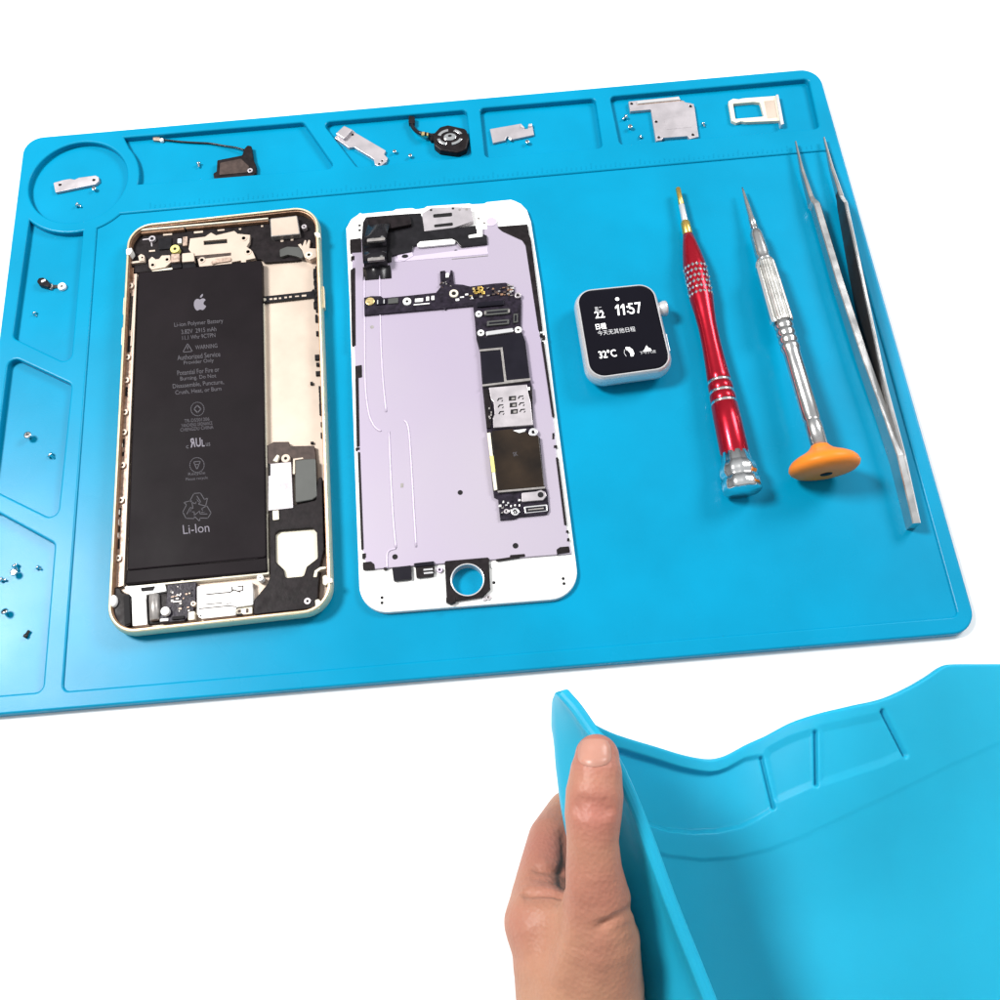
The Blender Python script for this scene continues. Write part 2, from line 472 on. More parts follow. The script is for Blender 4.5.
# side buttons
mb = MB()
for yc, h in ((297, 22),):
    P(mb, rq(322.9, yc, 3.2, h, 0, 0.04), 1.8, 3.9, 'gold', r=0.5)
mb.build('power_button', ph)
mb = MB()
for (x, y) in ((124.6, 306), (122.9, 336)):
    P(mb, rq(x, y, 3.0, 18, 0, -0.05), 1.6, 4.2, 'gold', r=0.5)
mb.build('volume_button', ph)

# battery and its printing
zB = 4.9
mb = MB()
BQ = [(138, 272.3), (261.8, 259.8), (266.3, 557.5), (126.8, 570.5)]
P(mb, BQ, 1.3, zB, 'battery', r=1.0, bev=0.5)
bat = mb.build('battery', ph)
mb = MB()
P(mb, [(126.8, 568), (266.4, 555), (267.2, 571.3), (124.6, 584.5)], 1.3, zB - 0.55, 'battery', r=0.6, bev=0.5)
P(mb, [(138, 567.4), (170, 564.4), (170, 566.8), (138, 569.2)], zB - 0.56, zB - 0.30, 'black', bev=0.05)
P(mb, [(200, 562.2), (258, 556.6), (258, 558.8), (200, 564.0)], zB - 0.56, zB - 0.30, 'black', bev=0.05)
mb.build('battery_flap', ph, bat)
mb = MB(); zp = zB + 0.04
def tl(s, cx, y, w, h, mi='print_', bold=0.004, sl=-0.09):
    text(mb, s, (cx - w / 2, y - sl * -w / 2 * 1 if False else y + (-w / 2) * sl), (cx + w / 2, y + (w / 2) * sl), h, zp, mi, bold)
# fruit emblem
def emblem(cx, cy, s):
    body = []
    ctrl = [(0, -.36), (.18, -.43), (.36, -.40), (.47, -.27), (.33, -.08), (.33, .12), (.52, .27), (.42, .47), (.25, .60), (.1, .56), (0, .53), (-.1, .56), (-.25, .60), (-.43, .42), (-.53, .12), (-.50, -.20), (-.36, -.40), (-.18, -.43)]
    for i in range(len(ctrl)):
        p0, p1, p2, p3 = [np.array(ctrl[(i + k) % len(ctrl)]) for k in (-1, 0, 1, 2)]
        for k in range(4):
            t = k / 4
            body.append(0.5 * ((2 * p1) + (-p0 + p2) * t + (2 * p0 - 5 * p1 + 4 * p2 - p3) * t * t + (-p0 + 3 * p1 - 3 * p2 + p3) * t ** 3))
    pts = [(cx + s * q[0] - .0 * q[1], cy + s * q[1] * .98 - .09 * s * q[0]) for q in body]
    cap(mb, [ccw(L(pts, zp))], zp, 'print_hi')
    leaf = [(0, -.5), (.03, -.68), (.16, -.82), (.26, -.86), (.25, -.70), (.15, -.56)]
    cap(mb, [ccw(L([(cx + s * a, cy + s * b * .98) for a, b in leaf], zp))], zp, 'print_hi')
emblem(200.0, 303.5, 11.5)
tl('Li-ion Polymer Battery', 199, 326.0, 49, 5.4)
tl('3.82V  2915 mAh', 199, 332.6, 35, 4.4)
tl('11.1 Whr 9CTPN', 199, 338.6, 33, 4.2)
tl('WARNING', 206.5, 348.6, 22, 4.2)
stroke(mb, [(187.6, 343.5), (192.3, 351.4), (182.9, 352.2)], 0.8, zp, 'print_', True)
stroke(mb, [(187.6, 346.2), (187.7, 349)], 0.8, zp, 'print_')
tl('Authorized Service', 199, 358.4, 43, 5.0)
tl('Provider Only', 199, 364.4, 30, 4.8)
tl('Potential For Fire or', 198.5, 373.6, 42, 4.8)
tl('Burning. Do Not', 198.5, 380.2, 36, 5.0)
tl('Disassemble, Puncture,', 198.5, 386.8, 51, 5.0)
tl('Crush, Heat, or Burn', 198.5, 393.2, 46, 4.8)
stroke(mb, arcpx(197.5, 409, 6.6, 6.8, 0, 340, 22), 0.8, zp, 'print_', True)
stroke(mb, [(197.3, 405.2), (201, 409), (197.5, 412.8), (194, 409)], 1.0, zp, 'print_', True)
tl('TR-D5501206', 197, 421.6, 25, 3.4, bold=0.0)
tl('YANCHENG ORDNANCE', 197, 426.0, 31, 3.4, bold=0.0)
tl('CHENGDU CHINA', 197, 430.2, 33, 3.4, bold=0.0)
text(mb, 'R', (190.6, 447.6), (195.6, 447.0), 9, zp, 'print_hi', 0.02, lean=-1, mirror=True)
text(mb, 'U', (196.2, 447.0), (201.2, 446.6), 9, zp, 'print_hi', 0.02)
text(mb, 'c', (186.2, 448.6), (188.8, 448.4), 3.2, zp, 'print_', 0.01)
text(mb, 'us', (206.0, 446.2), (210.4, 445.8), 3.4, zp, 'print_', 0.01)
text(mb, 'L', (202.0, 446.6), (204.8, 446.4), 7, zp, 'print_hi', 0.02)
stroke(mb, arcpx(197, 465, 7.2, 7.4, 0, 340, 22), 0.8, zp, 'print_', True)
stroke(mb, [(193.6, 461.8), (200.4, 461.2), (197, 469.5)], 0.8, zp, 'print_', True)
stroke(mb, [(195.2, 464.6), (199.2, 464.2)], 0.7, zp, 'print_')
tl('Recycle', 197, 475.6, 17, 3.6, bold=0.0)
tl('Please recycle', 197, 480.6, 22, 3.6, bold=0.0)
# three chasing arrows
rc = (197, 508)
for k in range(3):
    an = math.radians(-90 + 120 * k)
    def rp(x, y):
        return (rc[0] + 17.2 * (x * math.cos(an + math.pi / 2) - y * math.sin(an + math.pi / 2)),
                rc[1] + 17.6 * (x * math.sin(an + math.pi / 2) + y * math.cos(an + math.pi / 2)) - .07 * 17 * x)
    stroke(mb, [rp(-.18, -.84), rp(.20, -.84), rp(.44, -.44), rp(.62, -.54), rp(.50, -.08), rp(.06, -.22), rp(.22, -.32), rp(.0, -.68)], 0.75, zp, 'print_')
    stroke(mb, [rp(-.18, -.84), rp(-.42, -.42), rp(-.10, -.24), rp(.0, -.50)], 0.75, zp, 'print_')
    stroke(mb, [rp(-.08, -.34), rp(.0, -.48), rp(.1, -.34)], 0.6, zp, 'print_')
text(mb, 'Li-Ion', (183.4, 534.2), (209.6, 531.8), 9.0, zp, 'print_hi', -0.004)
mb.build('label_print', ph, bat)

# dark carrier at the top
mb = MB()
P(mb, [(128.4, 262), (130.5, 246), (139, 233.5), (151, 229.5), (302, 215.5), (313, 221), (317.5, 235), (318, 247), (304, 249), (300, 260), (264, 262.5), (262, 259), (138, 272.4), (128, 274)], 1.3, 2.6, 'black', r=1.0)
mb.build('top_carrier', ph)
mb = MB()
P(mb, [(139.5, 232.5), (144, 230.2), (184, 226.8), (184, 229.4), (142, 233.4)], 2.6, 4.2, 'copper')
P(mb, [(186, 226.4), (268, 219.2), (268, 221.2), (186, 228.6)], 2.6, 4.2, 'copper')
P(mb, [(140, 229.0), (268, 217.6), (268, 218.8), (140, 230.4)], 3.6, 5.0, 'cream')
mb.build('gasket_strip', ph)
# camera bracket
mb = MB()
P(mb, [(190, 238.4), (205, 236.6), (211, 232.4), (216, 235.2), (234.4, 230.8), (237.5, 233.6), (250, 234.8), (249.4, 242), (246.6, 246.5), (252.4, 251), (255.5, 258), (246, 260), (246.2, 264.6), (241.8, 264.8), (240.8, 260.4), (232, 262), (231, 265.4), (220, 266.2), (199.5, 267.4), (197.6, 259), (203, 258.6), (231, 255.4), (231, 252.6), (194, 255.8), (188.5, 249)], 2.6, 4.3, 'champ', holes=[L([(203.6, 240.8), (227, 238.9), (227.2, 243.0), (203.8, 245)], 4.3)])
cap(mb, [ccw(L([(203, 240.2), (228, 238.2), (228.2, 243.6), (203.2, 245.6)], 3.2))], 3.2, 'hole')
for x, y, r in ((243.6, 238, 1.9), (248, 251.6, 1.9), (201.8, 259.8, 1.8)):
    ringpx(mb, x, y, 4.3, 4.5, r + 1.6, 'champ', r)
cb = mb.build('camera_bracket', ph)
mb = MB()
P(mb, [(211, 261.5), (216, 258.6), (231, 256.8), (231, 260.8), (217, 262.8), (212, 264.5)], 4.3, 4.9, 'champ_dk', r=0.6)
P(mb, [(196, 256.2), (238, 251.6), (240, 254.6), (197, 258.8)], 3.4, 4.1, 'brown', r=0.3)
mb.build('shield_tongue', ph, cb)
mb = MB()
P(mb, [(148.4, 260), (152, 256.4), (155.6, 259.2), (159, 258.8), (161.6, 255.4), (170, 255), (171.2, 262), (165, 267.4), (152, 269.6), (149, 267)], 2.6, 4.2, 'champ', r=0.35)
P(mb, [(152, 270.6), (172, 267.4), (172.4, 269.6), (152.4, 272.4)], 2.6, 4.4, 'cream')
for x, y in ((152.6, 264.8), (167, 259.4)): ringpx(mb, x, y, 4.2, 4.35, 3.0, 'champ', 1.6)
mb.build('connector_cover', ph)
for pts, mi in (([(171, 254.2), (179.4, 253.4), (179.4, 261.4), (171, 262.2)], 'champ_dk'), ([(182, 253.4), (193.6, 252.2), (194.4, 261), (182, 262)], 'champ')):
    mb = MB()
    P(mb, pts, 2.6, 4.9, mi, r=0.3)
    x0 = pts[0][0]; x1 = pts[1][0]
    P(mb, [(x0, 262.2), (x1 + 1, 261.2), (x1 + 2.5, 267.4), (x0 + .6, 269)], 2.6, 4.0, 'blackgl')
    mb.build('flex_connector', ph)
mb = MB(); ringpx(mb, 174.8, 248.6, 2.6, 4.6, 4.6, 'yellow', 1.7); mb.build('standoff_ring', ph)
mb = MB()
ringpx(mb, 152, 238.4, 2.6, 3.8, 3.4, 'silver', 1.8)
stroke(mb, [(143, 239.6), (149, 238.8)], 1.3, 2.7, 'silver'); stroke(mb, [(151.4, 242), (151.8, 246)], 1.2, 2.7, 'silver')
mb.build('earth_ring', ph)
mb = MB()
bits(mb, [(167.6, 234.4, 9, 1.6), (152, 250.8, 6, 1.6), (198.4, 232, 9, 1.9), (221, 230, 7, 1.4), (240, 229, 2.2, 1.6), (262, 226, 2.2, 1.6), (282, 240.8, 3, 2), (292, 239.6, 2.6, 1.8), (181.4, 229, 2.6, 2.4)], 2.6, 2.95, 'champ')
P(mb, rq(185, 241, 4.6, 9), 2.6, 3.4, 'champ_dk', r=.2)
P(mb, rq(165, 243.5, 13, 11), 2.6, 3.2, 'blackgl', r=.4)
bits(mb, [(179.4, 240.8, 3.6, 4.2)], 2.6, 3.7, 'white')
mb.build('small_components', ph)
mb = MB()
P(mb, [(270, 218.4), (297, 215.4), (300, 234), (271, 236.6)], 2.6, 5.2, 'greymid', r=0.5, bev=.2)
P(mb, [(270.8, 219.2), (296.4, 216.3), (299.1, 233.3), (271.8, 235.7)], 5.2, 5.3, 'champ', r=.4, bev=.05)
mb.build('camera_shield', ph)
mb = MB()
P(mb, [(279.6, 249.5), (287, 246.5), (299, 247), (303.5, 253), (303, 258.5), (296, 256), (288, 254.5), (280, 257)], 2.6, 3.9, 'greygr', r=0.6)
mb.build('microphone_pad', ph)
mb = MB()
P(mb, [(298, 244.6), (300.6, 243.4), (302.4, 246), (304.6, 240), (306, 240), (306, 245), (308.6, 239.6), (310.2, 240.4), (309, 248), (318, 248.6), (318.4, 256), (310, 259.6), (304.5, 257), (302, 250)], 1.4, 4.2, 'champ')
ringpx(mb, 308.8, 254.6, 4.2, 4.35, 3.6, 'cream', 1.6)
mb.build('antenna_clip', ph)
mb = MB()
ringpx(mb, 304, 226.4, 2.6, 4.4, 2.6, 'silver', 1.0)
mb.build('screw', ph)
mb = MB()
P(mb, [(314.2, 232.6), (317, 231.6), (320.2, 233.4), (320.4, 237.2), (318, 238), (314.6, 234.6)], 3.2, 5.8, 'cream', r=.3)
mb.build('corner_clip', ph)
mb = MB()
P(mb, [(126, 249), (131.6, 247.6), (132.2, 251), (129.4, 254.6), (126.2, 254.4)], 2.4, 6.0, 'white', r=.4)
mb.build('corner_clip', ph)
mb = MB()
P(mb, [(138, 256), (141, 253.8), (144.4, 255.4), (144.8, 260.4), (139.4, 261.4)], 2.6, 4.2, 'champ', r=.3)
ringpx(mb, 142.2, 257.4, 4.2, 4.35, 2.4, 'champ', 1.0)
P(mb, [(128.6, 261.8), (144.8, 259.8), (144.8, 261.8), (128.6, 263.8)], 2.6, 3.8, 'champ')
mb.build('corner_tab', ph)

# left rail with slots
def railx(y): return 138 - (y - 272) * 0.0437
mb = MB()
P(mb, [(128.2, 275), (136.5, 273.5), (122.6, 586), (111.4, 588)], 1.3, 3.0, 'champ_dk', bev=0)
P(mb, [(135.0, 274), (136.9, 273.8), (123.6, 585.6), (121.4, 585.8)], 3.0, 4.6, 'champ')
rail = mb.build('side_rail', ph)
mb = MB()
for y0, y1, dx, w, mi in ((268, 281, -8, 7, 'copper'), (293, 312, -8.4, 4.4, 'hole'), (309, 339, -8.8, 4.6, 'hole'), (296, 330, -4.6, 2.2, 'hole'), (336, 352, -7, 5.2, 'hole'), (387, 396, -8, 5.4, 'hole'), (396, 403, -9, 3.6, 'copper'), (439, 447, -8.6, 5.0, 'hole'), (452, 456, -8.8, 5.4, 'hole'), (508, 517, -9.2, 5, 'hole'), (526, 532, -9.4, 5, 'hole'), (539, 549, -9.4, 5.2, 'hole')):
    yc = (y0 + y1) / 2
    P(mb, rq(railx(yc) + dx, yc, w, y1 - y0, -0.05, -0.05), 3.0, 3.2, mi, bev=0)
for y in (300, 318, 331, 391, 445, 512, 522, 535):
    P(mb, rq(railx(y) - 9.4 - .8 * random.random(), y, 2.8, 3.2 + 3 * random.random(), 0, -0.05), 3.2, 3.7, random.choice(['white', 'cream', 'champ']), bev=.05)
for y in (285.6, 357, 380, 412, 432, 465, 500, 558): ringpx(mb, railx(y) - 7.4, y, 3.0, 3.8, 3.3, 'champ', 1.3, 'brown')
P(mb, [(133.4, 292), (135, 292), (131.6, 346), (130.2, 346)], 3.0, 3.9, 'champ')
mb.build('rail_slots', ph, rail)

# right side marks, flex strip
mb = MB()
y = 266.0
while y < 303:
    h = 3 + 4 * random.random()
    P(mb, rq(315.6 + random.uniform(-1.2, 1.2) + (y - 266) * .02, y + h / 2, 2.2 + 2.4 * random.random(), h, -0.2, 0.04), 1.3, 2.5, 'hole', bev=.05); y += h * .8
for x, y, w, h in ((317, 309, 2.6, 5), (316.2, 318, 2.2, 7), (317.2, 333, 2.4, 4), (317, 357, 4.4, 5), (317.6, 364, 3, 3), (318, 373, 4.6, 4), (319.6, 389, 2, 6), (320.2, 398, 2.2, 9), (320.6, 409, 2.6, 11), (321.6, 424, 2, 4), (321.6, 435, 2, 5), (324, 489, 3, 3), (324.5, 508, 3, 22), (325.5, 536, 3, 20), (311.5, 383, 2.6, 2.6), (312, 442.5, 3, 2)):
    P(mb, rq(x, y, w, h, -0.1, 0.04), 1.3, 2.3, 'hole' if w != 4 else 'brown', bev=.05)
mb.build('edge_contacts', ph)
mb = MB()
P(mb, [(262.6, 296.4), (311, 291.2), (314, 288), (315, 298), (311.4, 297.4), (262.6, 302.8)], 1.3, 2.3, 'blackgl', r=.2)
ringpx(mb, 264.2, 299.4, 2.3, 2.6, 1.9, 'cream')
bits(mb, [(271, 299, 3, 1.7), (275.4, 298.6, 3, 1.9), (280, 298.2, 2.4, 1.6), (285.6, 297.4, 2.6, 1.6), (290.4, 296.8, 2.6, 1.7), (297, 296.2, 4, 1.2), (304, 295.6, 4.6, 1.9)], 2.3, 2.5, 'champ')
mb.build('flex_strip', ph)
mb = MB()
P(mb, [(262.9, 303.6), (264.4, 303.4), (269, 574), (267.2, 574)], 1.3, 3.4, 'cream')
P(mb, [(125.4, 586.6), (180, 581), (182, 579.6), (184, 580.6), (222, 576.8), (224, 575.4), (226, 576.4), (268, 572.4), (268, 574), (126, 588.4)], 1.3, 3.4, 'cream')
mb.build('battery_fence', ph)

# lower right: motor, speaker
mb = MB()
P(mb, [(266, 446), (273.6, 441.8), (289, 441.6), (289.4, 446), (314.4, 445.6), (316, 462), (268, 464), (266, 460)], 1.3, 3.2, 'brown', r=.3)
mb.build('motor_mount', ph)
mb = MB()
P(mb, [(268.4, 463.8), (291, 461.8), (293, 508), (268.2, 510.6)], 1.3, 4.7, 'silver', r=.3)
ringpx(mb, 285.6, 458.2, 3.2, 4.7, 4.4, 'champ', 1.6)
P(mb, [(272.6, 460.6), (277, 454.4), (279.4, 455.6), (277, 462)], 3.2, 4.8, 'cream', r=.2)
P(mb, [(268.2, 463), (270.4, 464), (270.4, 475.4), (268.4, 476)], 4.7, 4.8, 'hole', bev=0)
mb.build('vibration_motor', ph)
mb = MB()
P(mb, [(294.8, 459.6), (315.6, 458.4), (317, 496.4), (312, 499.8), (295.4, 502.6)], 1.3, 4.5, 'greygr', r=.6, bev=.3)
P(mb, [(293, 458.6), (303, 457.2), (303, 459), (295, 460), (295, 474), (292.6, 474)], 3.2, 4.9, 'champ')
mb.build('grey_module', ph)
mb = MB()
win = rounded(L([(275.2, 534), (279, 530.6), (313, 528), (316.6, 532), (317.6, 558), (306.4, 566.6), (303.8, 576), (285, 577.8), (283.6, 569.4), (275.6, 561.6)], 4.4), 1.0, 4)
P(mb, [(269.6, 512), (294, 505), (316, 500), (318, 478), (322, 476), (324, 550), (320, 565), (316.6, 608), (312, 608.5), (262, 613.8), (258, 614.6), (253.6, 614.6), (254, 600), (268, 583), (270, 575)], 1.3, 4.4, 'black', r=.8, holes=[win], bev=.3)
cap(mb, [inset(ccw(win), -.3)], 3.2, 'cream')
sp = mb.build('loudspeaker', ph)
mb = MB()
P(mb, [(272.4, 510.6), (278.6, 510), (279, 519.4), (272.8, 520.2)], 4.0, 5.0, 'cream', r=.3)
mb.build('tab', ph, sp)
mb = MB(); ringpx(mb, 260, 577.6, 2.0, 4.9, 3.3, 'white', 1.0, 'greymid'); mb.build('screw', ph)
mb = MB(); ringpx(mb, 307.4, 601, 4.4, 4.8, 3.4, 'silver', 1.2, 'champ_dk'); mb.build('screw', ph)
mb = MB()
P(mb, [(322.6, 576), (326.4, 574.6), (328, 577.6), (332.4, 578), (332.6, 582.6), (327.8, 583.4), (325.4, 585.6), (322.8, 584)], 3.6, 6.0, 'cream', r=.4)
mb.build('corner_clip', ph)
mb = MB()
P(mb, [(313.2, 577), (314.6, 570.6), (320, 567), (326, 566.4), (326, 568.6), (320.6, 569.6), (317.4, 572), (316.6, 577)], 3.0, 5.0, 'cream', r=.2)
P(mb, [(315, 600), (318.4, 599), (322.6, 603), (319, 609), (315.6, 608)], 2.6, 5.0, 'cream', r=.3)
mb.build('corner_tab', ph)

# bottom left block
mb = MB()
P(mb, [(109.8, 590.4), (113, 587.4), (120, 588.6), (121, 593), (129.4, 594), (131, 600), (130.6, 624.6), (125.4, 627), (115, 622.6), (110, 612)], 1.3, 4.0, 'black', r=.8)
P(mb, [(123.6, 596), (129.2, 595), (130.2, 623), (124.6, 625.6)], 4.0, 4.4, 'hole', bev=.1)
mb.build('antenna_block', ph)
mb = MB(); k = pxmm(112, 600, 5); c = U(112.2, 600.4, 5.6)[:2]
plate(mb, circle(c, 4.3 * k, 20, 6.3 * k), 2.6, 5.6, 'white', bev=1.0, nb=4); mb.build('corner_clip', ph)
mb = MB()
P(mb, [(124, 586.4), (164.6, 583.6), (166.4, 591), (146, 594.6), (145.6, 600), (147.0, 624.6), (132.6, 626), (131.6, 597), (127, 592)], 1.3, 3.6, 'white', r=.3)
P(mb, [(140.6, 587.8), (155.4, 586), (153, 590.4), (141.6, 591.4)], 3.6, 3.75, 'hole', r=.2, bev=0)
mb.build('jack_bracket', ph)
mb = MB()
P(mb, [(146.6, 596), (167, 592), (167, 622.5), (148, 624.4)], 1.3, 2.4, 'black', r=.3)
lathe(mb, U(154.4, 594.5, 2.8), U(155.4, 621, 2.8), [(0, 1.3), (.04, 1.7), (.96, 1.7), (1, 1.3)], 'greymid', 20)
mb.build('headphone_jack', ph)
mb = MB()
P(mb, [(167.4, 584.6), (196, 582), (195.4, 600), (193, 612), (184.4, 620.6), (160, 623), (160, 616), (166, 607)], 1.3, 3.3, 'pcb', r=.4)
for i in range(30):
    x = 169.5 + 23 * random.random(); y = 586 + 26 * random.random()
    P(mb, rq(x, y, 1 + 2 * random.random(), .8 + 1.4 * random.random()), 3.3, 3.6, random.choice(['greymid', 'chip', 'greymid', 'champ_dk']), bev=.03)
P(mb, rq(177, 601.5, 9, 1.6), 3.3, 3.7, 'greymid', bev=.05)
bits(mb, [(164, 619.8, 8, 2.6)], 3.3, 3.9, 'white')
bits(mb, [(178, 617.6, 12, 3)], 3.3, 3.9, 'hole')
mb.build('dock_board', ph)
mb = MB(); ringpx(mb, 164.8, 610.8, 3.0, 5.0, 4.4, 'white'); mb.build('screw', ph)
mb = MB(); ringpx(mb, 193.2, 603.6, 3.0, 4.6, 2.6, 'champ', .9, 'brown'); mb.build('screw', ph)
mb = MB()
P(mb, [(197, 586.4), (252, 580.8), (253.2, 604.6), (235.8, 607.2), (235.6, 615.2), (201.4, 618.8), (197, 614)], 1.3, 4.0, 'white', r=.4)
mb2 = [([(206.6, 594.4), (230, 592.2), (234, 589.8), (240, 592)], .8), ([(232, 587.2), (232.4, 591)], .9), ([(238, 586.4), (243, 586), (242.6, 590.4), (238.6, 591)], .8), ([(206, 604.4), (222, 602.8)], .6), ([(199, 608.8), (228, 605.8), (236, 606.6)], .7), ([(226, 604.4), (231, 603)], .5)]
for pts, w in mb2: stroke(mb, pts, w * 1.5, 4.05, 'brown')
ringpx(mb, 200.6, 615.6, 4.0, 4.1, 2.2, 'white', .8, 'brown')
mb.build('dock_connector', ph)
mb = MB()
P(mb, [(188.4, 612), (194.6, 611), (194.6, 619.6), (188, 620.2)], 1.3, 4.6, 'cream', r=.3)
P(mb, [(236.4, 609), (252.4, 606.6), (252.4, 613.6), (243.4, 614.6), (243, 614), (237, 614.6)], 1.3, 3.6, 'cream', r=.3)
bits(mb, [(239, 611, 3, 3), (247, 610.4, 2, 4)], 3.6, 3.9, 'brown')
bits(mb, [(239.6, 614.4, 5, 2)], 3.0, 3.65, 'hole')
mb.build('support_post', ph)

# ================================================================== DISPLAY ASSEMBLY
zg = ZW + 2.0
OUT = [(346, 228), (351, 219), (357.5, 214.5), (360, 212.2), (362, 213.4), (379, 211.7), (393, 210.4), (396, 208.6), (412, 207.6), (416, 208.8), (424, 207.8), (427, 205.8), (469, 203), (472, 203.8), (484, 203.2), (487, 201.6), (511, 199.2), (515, 200.6), (521, 203.4), (527, 209.6), (531, 221), (541, 285), (556, 408), (580.6, 597.2), (360.2, 614.4), (354.5, 460), (349.4, 300)]
dp = thing('display_assembly', 'white phone screen assembly lying face down with lilac metal back plate', 'phone screen', (*U(460, 405, ZW)[:2], ZW))
HB = (467.4, 579.6)
hk = pxmm(*HB, zg)
def hole_loop(r, z): return circle(U(*HB, z)[:2], r * pxmm(*HB, z), 40)
mb = MB()
plate(mb, rounded(L(OUT, zg), [9.2 if q[1] > 590 else 1.2 for q in OUT], 10), ZW, zg, 'whitegl', holes=[hole_loop(17.2, zg)], bev=.5, nb=3, hole_z=[ZW])
for x, y in ((359.6, 225.4), (359.6, 230.2), (382, 597.6), (382, 602.8), (563.2, 578.6), (564, 583.6), (494, 582.6)):
    cap(mb, [circle(U(x, y, zg + .03)[:2], 1.25 * .42, 10)], zg + .03, 'hole')
mb.build('front_bezel', dp)
mb = MB()
PL = [(352, 240), (487, 229), (487, 224), (489, 221), (496, 220.6), (498.4, 228), (502, 231), (522, 240), (525.6, 245), (538.6, 330), (541, 341), (553, 417), (555.6, 440), (556.4, 457), (566, 526), (571.6, 553.4), (367.4, 569.4), (363, 550), (357.6, 452), (355.6, 380), (352, 290)]
zl = zg + .9
P(mb, PL, zg, zl, 'lilac', bev=.15)
for x, y, r in ((395, 556.8, 2.2), (515.5, 545.7, 2.3), (460.2, 492.5, 2.1), (456, 251.2, 1.8)):
    cap(mb, [circle(U(x, y, zl + .03)[:2], r * .41, 14)], zl + .03, 'hole')
cap(mb, [circle(U(372, 327, zl + .03)[:2], .7, 12)], zl + .03, 'greymid')
cap(mb, [ccw(L(rq(402, 485.4, 3, 4.4), zl + .03))], zl + .03, 'greymid')
pl = mb.build('shield_plate', dp)
mb = MB()
for pts in ([(364.4, 262), (364.6, 330), (365.4, 385), (368.6, 412), (372.5, 423), (377, 429), (381, 431)],
            [(379.6, 270), (380.6, 330), (382.6, 375), (386.2, 412)],
            [(389, 431), (391, 480), (393.4, 520), (396, 548)],
            [(404.4, 420.4), (408.4, 428), (411, 460), (413.6, 505), (416.2, 547)],
            [(387.2, 568), (387, 556), (389.4, 550.6), (395.6, 548.6)]):
    tube(mb, [U(x, y, zl + .02) for x, y in smooth_path(pts, 5)], .34, 'lilac_hi', 8)
P(mb, [(394, 258.6), (487.4, 246.4), (488, 254), (394, 262)], zl, zl + .12, 'lilac_hi', bev=.05)
stroke(mb, [(452, 259), (488, 255.6)], .6, zl + .15, 'greymid')
ringpx(mb, 491.4, 221.6, zl, zl + .25, 5.4, 'lilac_hi')
mb.build('stiffening_rib', dp, pl)
for pts in ([(349.8, 239.4), (361, 238), (361.4, 252), (350.2, 252.6)],
            [(350.4, 270), (355, 267), (355.6, 345.4), (351.8, 345.4)],
            [(355, 366), (361.8, 364.8), (362, 377), (355.4, 378.4)],
            [(355.2, 378), (358.4, 377.6), (359.6, 446), (356.6, 447)],
            [(357.6, 452), (360, 452), (363.6, 549), (361.2, 549.4)],
            [(362.6, 562.4), (371, 561.4), (374.2, 564), (374.8, 569), (363, 569.6)],
            [(497, 226.6), (527.5, 224.2), (529, 234), (531, 240), (542.6, 330), (538.8, 330), (525.9, 246), (522.4, 240.4), (503.2, 231.6)],
            [(541.2, 341.6), (543.8, 341.2), (554.6, 416.4), (552.2, 417)],
            [(555.8, 457.4), (558.2, 457), (566.8, 524.6), (564.4, 525.4)],
            [(556.6, 549.4), (560, 547), (569, 546.2), (570, 552.4), (558.6, 554), (557.2, 555)],
            [(496, 559.2), (510, 557), (510, 555), (524.8, 553.8), (525.2, 556.4), (511, 558.6), (496.4, 560.8)]):
    mb = MB(); P(mb, pts, zg, zl + .22, 'black', r=.25, bev=.06); mb.build('adhesive_strip', dp)
for x, y, w, h in ((352.6, 258, 3.4, 4), (357.6, 448.6, 4, 2.4), (364, 555.6, 3.6, 4.6), (541.4, 334.6, 3, 3), (543.6, 337, 3, 3.6), (553.4, 436, 2, 6), (555.6, 446.4, 3.4, 2.6), (567.4, 531.4, 2.6, 2.2), (568.4, 539.6, 2.4, 3), (385.4, 568.4, 3.2, 2.2)):
    mb = MB(); P(mb, rq(x, y, w, h), zg, zl + .2, 'black', bev=.05); mb.build('adhesive_tab', dp)
# earpiece plate and black camera flex at the top
mb = MB()
P(mb, [(422, 213.6), (431, 207.8), (454, 206.8), (471, 207.4), (473.4, 221), (454, 227.6), (424.4, 231.2)], zg, zl + 1.2, 'silver', r=.3)
for pts in ([(433, 214.3), (452, 212.5), (452.3, 216.2), (433.3, 217.8)], [(434, 224.6), (452.8, 222.4), (453, 225.6), (434.2, 227.4)]):
    cap(mb, [rounded(ccw(L(pts, zl + 1.23)), .5, 4)], zl + 1.23, 'hole')
for x, y in ((431, 210), (453, 208.4), (459.6, 209.6), (466.6, 209.4), (478.6, 218.4), (484.2, 223)):
    z = zl + 1.23 if x < 472 else zg + .06
    cap(mb, [circle(U(x, y, z)[:2], .5, 10)], z, 'hole' if x < 455 else 'greymid')
mb.build('earpiece_plate', dp)
mb = MB()
P(mb, [(361.6, 240), (363, 222), (366, 217), (390, 215), (410, 213.6), (421, 213), (424, 231.4), (454, 228.2), (475.8, 225.4), (476.4, 232), (487, 235.4), (487.4, 243.8), (461, 246.6), (455, 240.2), (419, 243.4), (413.4, 246), (412, 251), (391.6, 255.4), (391.6, 261), (363, 263)], zg, zl + .9, 'blackgl', r=.35)
mb.build('camera_flex', dp)
mb = MB()
P(mb, [(366.5, 217.4), (409.5, 214.2), (412, 224), (392, 228), (368, 231)], zl + .9, zl + 2.6, 'black', r=.8, bev=.4)
